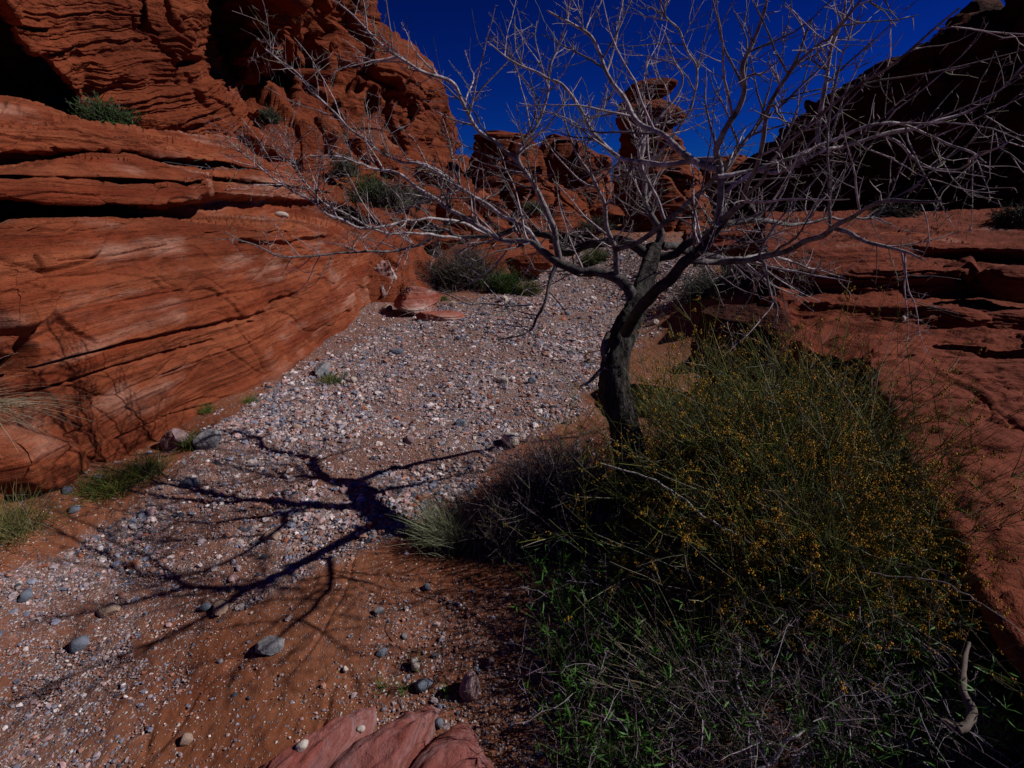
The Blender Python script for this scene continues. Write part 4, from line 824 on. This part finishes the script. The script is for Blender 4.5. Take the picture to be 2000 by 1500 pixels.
for k, (nm, pts) in enumerate(LIMBS.items()):
    rs = RS(500+k); n = 26+len(pts)*9; P, r = limb_mesh(pts, n, 12, .018, 600+k*5); r = np.maximum(r*.74, .0011)
    v, f = tubes(P[None], r[None], 12); off = v-np.repeat(P, 12, 0); v = np.repeat(P, 12, 0)+off*(1+.12*fbm(v, 45, 3, 4))[:, None]
    rr = np.repeat(r, 12); shade = sm(.019, .008, rr)[:, None]; cc = (1-shade)*np.array([(.18, .165, .16)])+shade*np.array([(1., .95, .97)])
    cc = cc*{'cross': .45, 'sweep_right': .5, 'right_near': .5, 'long_diag': .5, 'thick_left': .5, 'upright': .6, 'stub_up': .8, 'right_fork': .55, 'droop': .3, 'droop_low': .3, 'right_drop': .6, 'right_sub': .7}.get(nm, 1.15)
    # darker scars at the nodes
    cc = cc*(1-.5*sm(.25, .5, noise(v, 30, 77)))[:, None]
    lo = child_local(MB().add(v, f, cc).build('limb', M_limb), tree)
    tw = gen_twigs(P, r, rs, DENS.get(nm, 1.15)).build('twigs', M_limb); child_local(tw, tree); tw.parent = lo
# dead snag low on the trunk
sn = T((1188, 650, 2.24, .010), (1182, 670, 2.22, .014), (1178, 690, 2.21, .014), (1184, 712, 2.2, .012), (1168, 728, 2.18, .010), (1150, 745, 2.17, .007), (1132, 754, 2.16, .003))
P, r = limb_mesh(sn, 60, 10, .008, 3); v, f = tubes(P[None], r[None], 10); c3 = np.array([(.30, .26, .25)])
mb = MB().add(v, f, np.repeat(c3, len(v), 0)); B, d, L, rb = side_branches(P, r, 9, .12, RS(4), 1.0, .1, -.2); S = stems(B, d, L, 5, .15, (0, 0, 0), RS(5)); v, f = tubes(S, np.ones((9, 1))*np.linspace(.0025, .0008, 5)[None], 4)
mb.add(v, f, np.repeat(c3, len(v), 0)); child_local(mb.build('snag', M_limb), tree)

# ------------------------------------------------------------------ shrubs
def crown_dirs(n, rs, flat=1.0, lo=.0):
    a = rs.uniform(0, 2*np.pi, n); u = rs.uniform(lo, 1, n)**flat; s = np.sqrt(1-u*u); return np.stack([np.cos(a)*s, np.sin(a)*s, u], -1)
def shrub(name, label, cat, c, rad, nstem, cols, seed=0, sub=4, r0=.0022, L1=.16, flowers=0, fcol=(.35, .17, .02), K=6, group=None, leaves=0, lcol=(.06, .12, .02), lsize=.01, wig=.10, spread=.12, droop=-.15, jag=.25, twigw=1.0):
    rs = RS(seed); rad = np.array(rad, float)
    root = empty(name, c); tag(root, label, cat, group)
    d = crown_dirs(nstem, rs, .8, .02); tgt = d*rad*(1+jag*rs.normal(size=(nstem, 1)).clip(-1.5, 1.5))
    base = np.stack([rs.normal(0, spread*rad[0], nstem), rs.normal(0, spread*rad[1], nstem), np.zeros(nstem)], -1)
    vec = tgt-base; L = np.linalg.norm(vec, axis=1)*rs.uniform(.6, 1.0, nstem)
    S1 = stems(base, nrm(vec)+np.array([0, 0, .25]), L, K, wig, (0, 0, droop), rs)
    cols = np.array(cols, float); ci = rs.randint(0, len(cols), nstem)
    mb = MB(); v, f = tubes(S1, r0*1.3*np.linspace(1, .4, K)[None]*rs.uniform(.6, 1.4, (nstem, 1)), 4)
    mb.add(v, f, np.repeat(cols[ci]*rs.uniform(.6, 1.2, (nstem, 1)), K*4, 0))
    # side twigs
    n2 = nstem*sub; pi = rs.randint(0, nstem, n2); kk = rs.randint(K//3, K, n2); B = S1[pi, kk]
    dd = nrm(nrm(S1[pi, np.minimum(kk, K-1)]-S1[pi, kk-1])*.9+rs.normal(size=(n2, 3))*.55+np.array([0, 0, .2])); L2 = L1*rs.uniform(.3, 1.2, n2)
    S2 = stems(B, dd, L2, 4, wig*.7, (0, 0, .05), rs); c2 = cols[rs.randint(0, len(cols), n2)]*rs.uniform(.55, 1.25, (n2, 1))
    v, f = tubes(S2, r0*.62*twigw*np.linspace(1, .45, 4)[None]*rs.uniform(.7, 1.3, (n2, 1)), 3); mb.add(v, f, np.repeat(c2, 12, 0))
    o = mb.build('stems', M_stem); o.parent = root
    tips = np.concatenate([S2[:, 2], S2[:, 3], S2[:, 1]])
    if flowers:
        i = rs.randint(0, len(tips), flowers*2); fm = noise(tips[i], 9, 5)+.5*noise(tips[i], 25, 6); i = i[np.argsort(-fm)[:flowers]]; C = tips[i]; m = 5; C = np.repeat(C, m, 0)+rs.normal(0, .0048, (flowers*m, 3)); n = len(C)
        O = np.array([(1, 0, 0), (-1, 0, 0), (0, 1, 0), (0, -1, 0), (0, 0, 1), (0, 0, -1)], float); F = np.array([(0, 2, 4), (2, 1, 4), (1, 3, 4), (3, 0, 4), (2, 0, 5), (1, 2, 5), (3, 1, 5), (0, 3, 5)])
        s = rs.uniform(.0018, .0042, (n, 1, 1))*(1+.3*rs.normal(size=(n, 6, 1)).clip(-1, 1)); v = C[:, None]+O[None]*s
        fc = np.array(fcol)*rs.uniform(.45, 1.35, (n, 1))*np.array([1, 1, 1]); f = F[None]+(np.arange(n)*6)[:, None, None]
        o = MB().add(v.reshape(-1, 3), f.reshape(-1, 3), np.repeat(fc, 6, 0)).build('flowers', M_stem, smooth=False); o.parent = root
    if leaves:
        i = rs.randint(0, len(tips), leaves); B = tips[i]+rs.normal(0, .004, (leaves, 3)); dd = nrm(rs.normal(size=(leaves, 3))+np.array([0, 0, .7])); Ls = lsize*rs.uniform(.5, 1.5, leaves)
        S = stems(B, dd, Ls, 3, .1, (0, 0, -.1), rs); side = nrm(np.cross(dd, rs.normal(size=(leaves, 3)))); W = (Ls[:, None]*.14)*np.array([[.5, 1, .1]])
        v, f = ribbons(S, W, side); lc = np.array(lcol)*rs.uniform(.5, 1.5, (leaves, 1)); o = MB().add(v, f, np.repeat(lc, 6, 0)).build('leaves', M_leaf, smooth=False); o.parent = root
    return root
EPH = [(.12, .155, .025), (.22, .24, .045), (.06, .085, .02), (.30, .27, .19), (.13, .13, .04)]
def zc(x, y): return (x, y, float(gz(np.array(float(x)), np.array(float(y)))))
shrub('flowering_shrub', 'large joint stemmed green bush covered in tiny mustard flowers under the tree', 'bush', zc(1.14, 2.0), (.86, .86, .80), 1500, EPH, 11, 11, .0018, .18, flowers=12000, fcol=(.44, .24, .02), leaves=0, spread=.36, jag=.20, wig=.09)
shrub('flowering_shrub', 'nearer arm of the mustard flowered bush hanging over the shaded gap by the slab', 'bush', zc(1.02, 1.44), (.50, .38, .62), 560, EPH, 12, 12, .0017, .15, flowers=5500, fcol=(.46, .23, .02), spread=.3, jag=.24)
BRN = [(.12, .085, .095), (.18, .13, .145), (.08, .055, .06), (.30, .25, .28)]
shrub('dry_brown_shrub', 'dense dark brown leafless bush just left of the trunk base', 'bush', zc(.24, 2.28), (.46, .40, .42), 1000, BRN, 13, 7, .0022, .12, leaves=500, lcol=(.05, .08, .02), spread=.35, jag=.14)
shrub('dry_brown_shrub', 'small dark shrub on the sand left of the brown bush', 'bush', zc(-.03, 2.02), (.17, .17, .26), 260, BRN+[(.16, .18, .06)], 14, 5, .0018, .09, leaves=500, lcol=(.08, .10, .02), spread=.35)
# bare dark shoots leaning over the slab
shrub('dark_shoots', 'dark bare shoots with pointed seed pods leaning over the smooth slab', 'bush', (1.28, 1.75, .35), (.42, .40, .42), 90, [(.035, .025, .02), (.06, .045, .035)], 15, 3, .0028, .12, spread=.2, leaves=160, lcol=(.035, .025, .02), lsize=.028, droop=-.3)
# far shrubs
far_sh = [
 ('dark_shrub', 'dark dry bush with a green side, at the bend behind the pink banded rock', (905, 560), (.85, .7, .62), 500, [(.10, .075, .08), (.07, .06, .05), (.14, .12, .10)], 21, 6, .006, .25, 2200, (.045, .07, .02), .035),
 ('green_shrub', 'bright green low bush at the right foot of the dark dry bush', (985, 572), (.38, .35, .36), 260, [(.05, .09, .02), (.08, .12, .03)], 22, 6, .005, .14, 2600, (.035, .085, .012), .03),
 ('olive_shrub', 'small olive tuft at the gravel edge right of the green bush', (1035, 575), (.24, .24, .26), 160, [(.10, .11, .03), (.14, .13, .05)], 23, 5, .004, .1, 900, (.08, .09, .02), .03),
 ('grey_shrub', 'sprawling grey green bush behind the dark boulder', (1400, 590), (.62, .5, .42), 400, [(.11, .12, .09), (.09, .08, .08), (.14, .14, .11)], 24, 6, .005, .18, 1500, (.06, .075, .04), .025),
 ('olive_shrub', 'small olive bush beside the far gravel seen under the thick limb', (1160, 515), (.4, .4, .3), 200, [(.10, .12, .04)], 25, 5, .007, .14, 900, (.07, .09, .025), .04),
]
for nm, lb, (x, y), rad, ns, cols, sd_, sb, r0, L1, lv, lc, lsz in far_sh:
    shrub(nm, lb, 'bush', on(x, y, -.02), rad, ns, cols, sd_, sb, r0, L1, leaves=lv, lcol=lc, lsize=lsz, spread=.35)
hang = [('green_shrub', 'green bush on the slope above the end of the ledges', (722, 395, 10.2), (.40, .4, .45), 26, (.05, .10, .02)), ('grey_shrub', 'grey green dried bush right of the slope bush', (760, 405, 10.2), (.42, .4, .4), 27, (.07, .08, .05)),
        ('dark_shrub', 'small dark bush on the slope below the saddle', (812, 398, 12.5), (.42, .4, .35), 28, (.035, .05, .02)), ('green_shrub', 'green bush growing at the mouth of the cave', (212, 252, 6.6), (.27, .26, .22), 29, (.03, .065, .012)),
        ('dark_shrub', 'tiny bush among the fallen blocks under the alcove', (527, 240, 12.1), (.2, .2, .2), 30, (.04, .06, .03)), ('grey_shrub', 'greyish bush beside the tall column of rock', (675, 345, 11.2), (.28, .26, .36), 31, (.09, .09, .06)),
        ('green_shrub', 'dark green bush on the terrace at the right edge', (1985, 440, 9.5), (.38, .4, .3), 32, (.03, .05, .015)), ('dark_shrub', 'low dark bush lying on the terrace below the shaded cliff', (1745, 423, 11.5), (.55, .3, .14), 33, (.03, .035, .015)),
        ('grey_shrub', 'pale bush at the foot of the mound under the butte', (1160, 450, 16), (.6, .5, .35), 34, (.08, .08, .05)), ('green_shrub', 'small bright green bush at the foot of the long overhung slab', (1045, 415, 15), (.3, .3, .22), 35, (.06, .11, .02))]
for nm, lb, (x, y, Y), rad, sd_, lc in hang:
    shrub(nm, lb, 'bush', tuple(PY(x, y, Y)), rad, 220, [np.array(lc)*1.2, (.10, .085, .07)], sd_, 6, .007, .14, leaves=1800, lcol=lc, lsize=.035, spread=.4)

# ------------------------------------------------------------------ grass tufts, weeds, dead sticks
def tuft(name, label, c, rad, h, n, cols, seed, w=.0012, lean=(0, 0, 0), K=6, droop=-.5, fr=1.0):
    rs = RS(seed); base = np.stack([rs.normal(0, rad*.28, n), rs.normal(0, rad*.28, n), np.zeros(n)], -1)
    d = nrm(np.stack([rs.normal(0, .42*fr, n), rs.normal(0, .42*fr, n), np.ones(n)], -1)+np.array(lean)); L = h*rs.uniform(.45, 1.1, n)
    S = stems(base, d, L, K, .06, np.array([0, 0, droop])+np.array(lean)*.4, rs); cols = np.array(cols, float); cc = cols[rs.randint(0, len(cols), n)]*rs.uniform(.6, 1.3, (n, 1))
    v, f = tubes(S, w*np.linspace(1, .25, K)[None]*rs.uniform(.6, 1.3, (n, 1)), 3); root = empty(name, c); tag(root, label, 'grass tuft')
    o = MB().add(v, f, np.repeat(cc, K*3, 0)).build('blades', M_stem); o.parent = root; return root
DRY = [(.40, .32, .22), (.30, .22, .14), (.22, .18, .12), (.34, .30, .24)]
GRN = [(.06, .12, .015), (.12, .15, .025), (.03, .06, .01), (.18, .16, .05)]
tuft('grass_tuft', 'bright green grass tuft at the foot of the wall, left half of the pair', on(215, 960), .19, .16, 480, GRN+[(.2, .15, .04)], 41, .0018, fr=1.5)
tuft('grass_tuft', 'green grass tuft with dry stalks beside the pinkish boulder', on(285, 928), .17, .15, 380, GRN+[(.34, .26, .16)], 42, .0018, fr=1.5)
tuft('grass_tuft', 'olive green grass clump at the left edge of the picture', on(15, 1045), .26, .22, 520, GRN+[(.30, .24, .10), (.22, .18, .07), (.3, .24, .14)], 43, .0013, fr=1.5)
tuft('dry_grass', 'long straw coloured stalks drooping from the wall at the left edge', tuple(PY(-70, 800, 1.98)), .16, .40, 150, [(.5, .40, .28), (.38, .28, .18)], 44, .0016, (.8, .0, -.6), 8, -.6, 1.9)
tuft('dry_grass', 'thin dry stalks behind the olive clump by the wall', tuple(PY(60, 985, 2.3)), .25, .35, 420, DRY+[(.14, .13, .05)], 45, .0010, (.3, 0, .0))
tuft('dry_grass', 'pale green spiky tuft at the edge of the bush shadow', on(880, 1060), .16, .30, 620, [(.24, .28, .14), (.36, .36, .24), (.16, .18, .10)], 46, .0012, (-.25, 0, 0))
tuft('dry_grass', 'fan of tan grass stalks in the shaded tangle near the bottom', zc(.60, 1.12), .12, .46, 170, DRY+[(.30, .20, .12)], 47, .0011, (-.5, .15, 0), 8, -.15)
tuft('grass_tuft', 'small green tuft below the striped wall corner', on(650, 745), .2, .10, 260, GRN, 48, .002)
tuft('grass_tuft', 'green sprouts between the pinkish and grey boulders', on(378, 872), .1, .12, 200, GRN, 49, .0016)
tuft('grass_tuft', 'tiny green tuft at the wall base above the boulders', on(405, 805), .1, .09, 120, GRN, 50, .0016)
tuft('grass_tuft', 'tiny green tuft where wall meets gravel', on(490, 785), .1, .08, 120, GRN, 51, .0016)
tuft('grass_tuft', 'low green plant on the orange banded rock', on(865, 600, .10), .12, .08, 160, GRN, 52, .004)
for k, (x, y) in enumerate([(748, 1345), (790, 1350), (872, 1355), (815, 1305)]):
    tuft('sprout', ['thin green sprout left of the speckled stone', 'broad green sprout beside the speckled stone', 'green sprout between the speckled stone and the cone rock', 'green sprout behind the speckled stone'][k], on(x, y), .03, .06, 16, [(.06, .14, .02)], 60+k, .0016)

def weeds():
    rs = RS(91); mb = MB(); n = 2000
    px = rs.uniform(1060, 1840, n); py = rs.uniform(1140, 1640, n); P = PZ(px, py, 0.0); P[:, 2] = gz(P[:, 0], P[:, 1])
    clump = fbm(P, 6, 2, 3); k = (clump > -.15) & (px > 1040+.2*(py-1130)*(py > 1300)); P = P[k]; n = len(P)
    d = nrm(np.stack([rs.normal(0, .35, n), rs.normal(0, .35, n), np.ones(n)], -1)); L = rs.uniform(.08, .42, n)
    S = stems(P, d, L, 6, .10, (0, 0, -.1), rs); mb2 = MB(); v, f = tubes(S, .0011*np.linspace(1, .4, 6)[None]*np.ones((n, 1)), 3)
    mb.add(v, f, np.repeat(np.array([(.05, .09, .02)])*rs.uniform(.6, 1.4, (n, 1)), 18, 0))
    m = 22; B = S[np.repeat(np.arange(n), m), rs.randint(1, 6, n*m)]; N = len(B); dd = nrm(rs.normal(size=(N, 3))*.8+np.array([0, 0, .9])); Ls = rs.uniform(.010, .038, N)
    Q = stems(B, dd, Ls, 3, .1, (0, 0, -.15), rs); side = nrm(np.cross(dd, rs.normal(size=(N, 3)))); v, f = ribbons(Q, Ls[:, None]*.07*np.array([[.6, 1, .1]]), side)
    mb.add(v, f, np.repeat(np.array([(.045, .135, .014)])*rs.uniform(.5, 1.5, (N, 1)), 6, 0))
    o = mb.build('undergrowth', M_leaf, smooth=False); tag(o, 'green weeds filling the shaded ground in front of the bush', kind='stuff')
weeds()
def litter():
    rs = RS(92); n = 3600; px = rs.uniform(1000, 1850, n); py = rs.uniform(1080, 1640, n); P = PZ(px, py, 0.0); P[:, 2] = gz(P[:, 0], P[:, 1])+rs.uniform(0, .38, n)*rs.rand(n)**.6
    k = rs.rand(n) < sm(980, 1250, px)*.9+.05; P = P[k]; n = len(P)
    d = nrm(rs.normal(size=(n, 3))*np.array([1, 1, .5])+np.array([0, 0, .25])); L = rs.uniform(.04, .24, n); S = stems(P, d, L, 6, .22, (0, 0, 0), rs)
    pal = np.array([(.46, .38, .44), (.24, .17, .20), (.12, .085, .09), (.42, .38, .40), (.28, .20, .15)]); c = pal[rs.choice(5, n, p=[.22, .28, .25, .08, .17])]*rs.uniform(.6, 1.1, (n, 1))
    v, f = tubes(S, (.0010*np.exp(rs.normal(0, .35, (n, 1))))*np.linspace(1, .4, 6)[None], 4); mb = MB().add(v, f, np.repeat(c, 24, 0))
    m = 3; B = S[np.repeat(np.arange(n), m), rs.randint(1, 5, n*m)]; N = len(B); d2 = nrm(rs.normal(size=(N, 3))); S2 = stems(B, d2, rs.uniform(.01, .05, N), 4, .25, (0, 0, 0), rs)
    v, f = tubes(S2, .0006*np.linspace(1, .5, 4)[None]*np.ones((N, 1)), 3); mb.add(v, f, np.repeat(np.repeat(c, m, 0), 12, 0))
    tag(mb.build('twig_litter', M_wood), 'thorny dead twigs tangled through the weeds', kind='stuff')
litter()
def stick(label, pts, forks, seed, col=(.42, .36, .40)):
    pts = np.array(pts, float); q = catmull(pts, 40); P = PZ(q[:, 0], q[:, 1], 0.0); P = PY(q[:, 0], q[:, 1], 1.0); 
    P = np.stack([PZ(a, b, z) for a, b, z in q[:, :3]]); rs = RS(seed); P = P+.006*np.stack([noise(P, 30, seed), noise(P, 30, seed+1), noise(P, 30, seed+2)], -1)
    v, f = tubes(P[None], np.maximum(q[:, 3], .0012)[None], 7); mb = MB().add(v, f, np.repeat(np.array([col]), len(v), 0))
    B, d, L, rb = side_branches(P, q[:, 3], forks, .10, rs, 1.0, .1, .1); S = stems(B, d, L, 6, .3, (0, 0, 0), rs); v, f = tubes(S, np.minimum(rb*.6, .002)[:, None]*np.linspace(1, .3, 6)[None], 5)
    mb.add(v, f, np.repeat(np.array([col])*.8, len(v), 0)); tag(mb.build('dead_branch', M_wood), label, 'dead branch')
stick('crooked lilac grey branch standing up from the bottom tangle', [(1500, 1500, .2, .004), (1475, 1400, .24, .0045), (1440, 1350, .27, .0045), (1445, 1270, .30, .004), (1430, 1220, .33, .0045), (1455, 1195, .35, .004), (1450, 1170, .36, .003), (1400, 1130, .36, .002)], 9, 1)
stick('thick pale branch leaning out at the bottom edge', [(1470, 1510, .18, .006), (1500, 1490, .2, .006), (1540, 1450, .24, .0055), (1580, 1420, .26, .0035)], 4, 2)
stick('pale gnarled branch right of the leaning one at the bottom', [(1540, 1510, .18, .007), (1575, 1460, .22, .0065), (1600, 1410, .25, .005), (1625, 1380, .27, .003)], 6, 3)
stick('short white stick lying at the left edge of the weeds', [(1105, 1334, .12, .0035), (1150, 1334, .12, .0035), (1195, 1333, .12, .003)], 3, 4, (.55, .50, .48))
stick('long whitish stem arching across the front of the flowered bush', [(1175, 905, .62, .003), (1280, 940, .60, .0035), (1380, 1010, .56, .004), (1450, 1050, .52, .004), (1530, 1100, .48, .003), (1600, 1125, .5, .002)], 4, 5, (.5, .46, .38))
stick('dark mauve branch lying under the flowered bush front', [(1410, 1060, .35, .006), (1450, 1105, .33, .006), (1490, 1150, .3, .005), (1510, 1165, .28, .003)], 4, 6, (.30, .24, .27))
stick('long thin stem reaching from the bush over the edge of the slab', [(1700, 1120, .62, .0015), (1850, 1140, .66, .0017), (1900, 1170, .68, .0016), (1960, 1205, .7, .0014), (2010, 1250, .72, .0012)], 3, 7, (.26, .20, .20))
stick('grey branch slanting through the shaded twigs at the right', [(1800, 1370, .2, .006), (1825, 1330, .22, .006), (1850, 1290, .24, .005), (1865, 1270, .26, .003)], 5, 8, (.22, .17, .18))
# gnarled bleached root at the right
root_p = np.array([(1893, 1255, .50, .004), (1884, 1290, .49, .006), (1880, 1340, .47, .008), (1889, 1370, .46, .0095), (1899, 1392, .45, .011), (1890, 1412, .445, .0115), (1868, 1424, .44, .0105), (1848, 1410, .44, .006), (1838, 1405, .44, .003)])
q = catmull(root_p, 70); P = np.stack([PZ(a, b, z) for a, b, z in q[:, :3]]); v, f = tubes(P[None], q[None, :, 3], 14); cen = np.repeat(P, 14, 0)
v = cen+(v-cen)*(1+.28*fbm(v, 40, 4, 6))[:, None]
tag(MB().add(v, f, np.repeat(np.array([(.17, .13, .11)]), len(v), 0)).build('gnarled_root', M_wood), 'bleached gnarled root hooked at its thick end, beside the shaded slab gap', 'root')
stick('thin crooked dry twig lying on the open sand', [(768, 1205, .03, .0012), (762, 1232, .03, .0014), (775, 1245, .03, .0013), (800, 1262, .03, .001)], 2, 9, (.08, .05, .05))
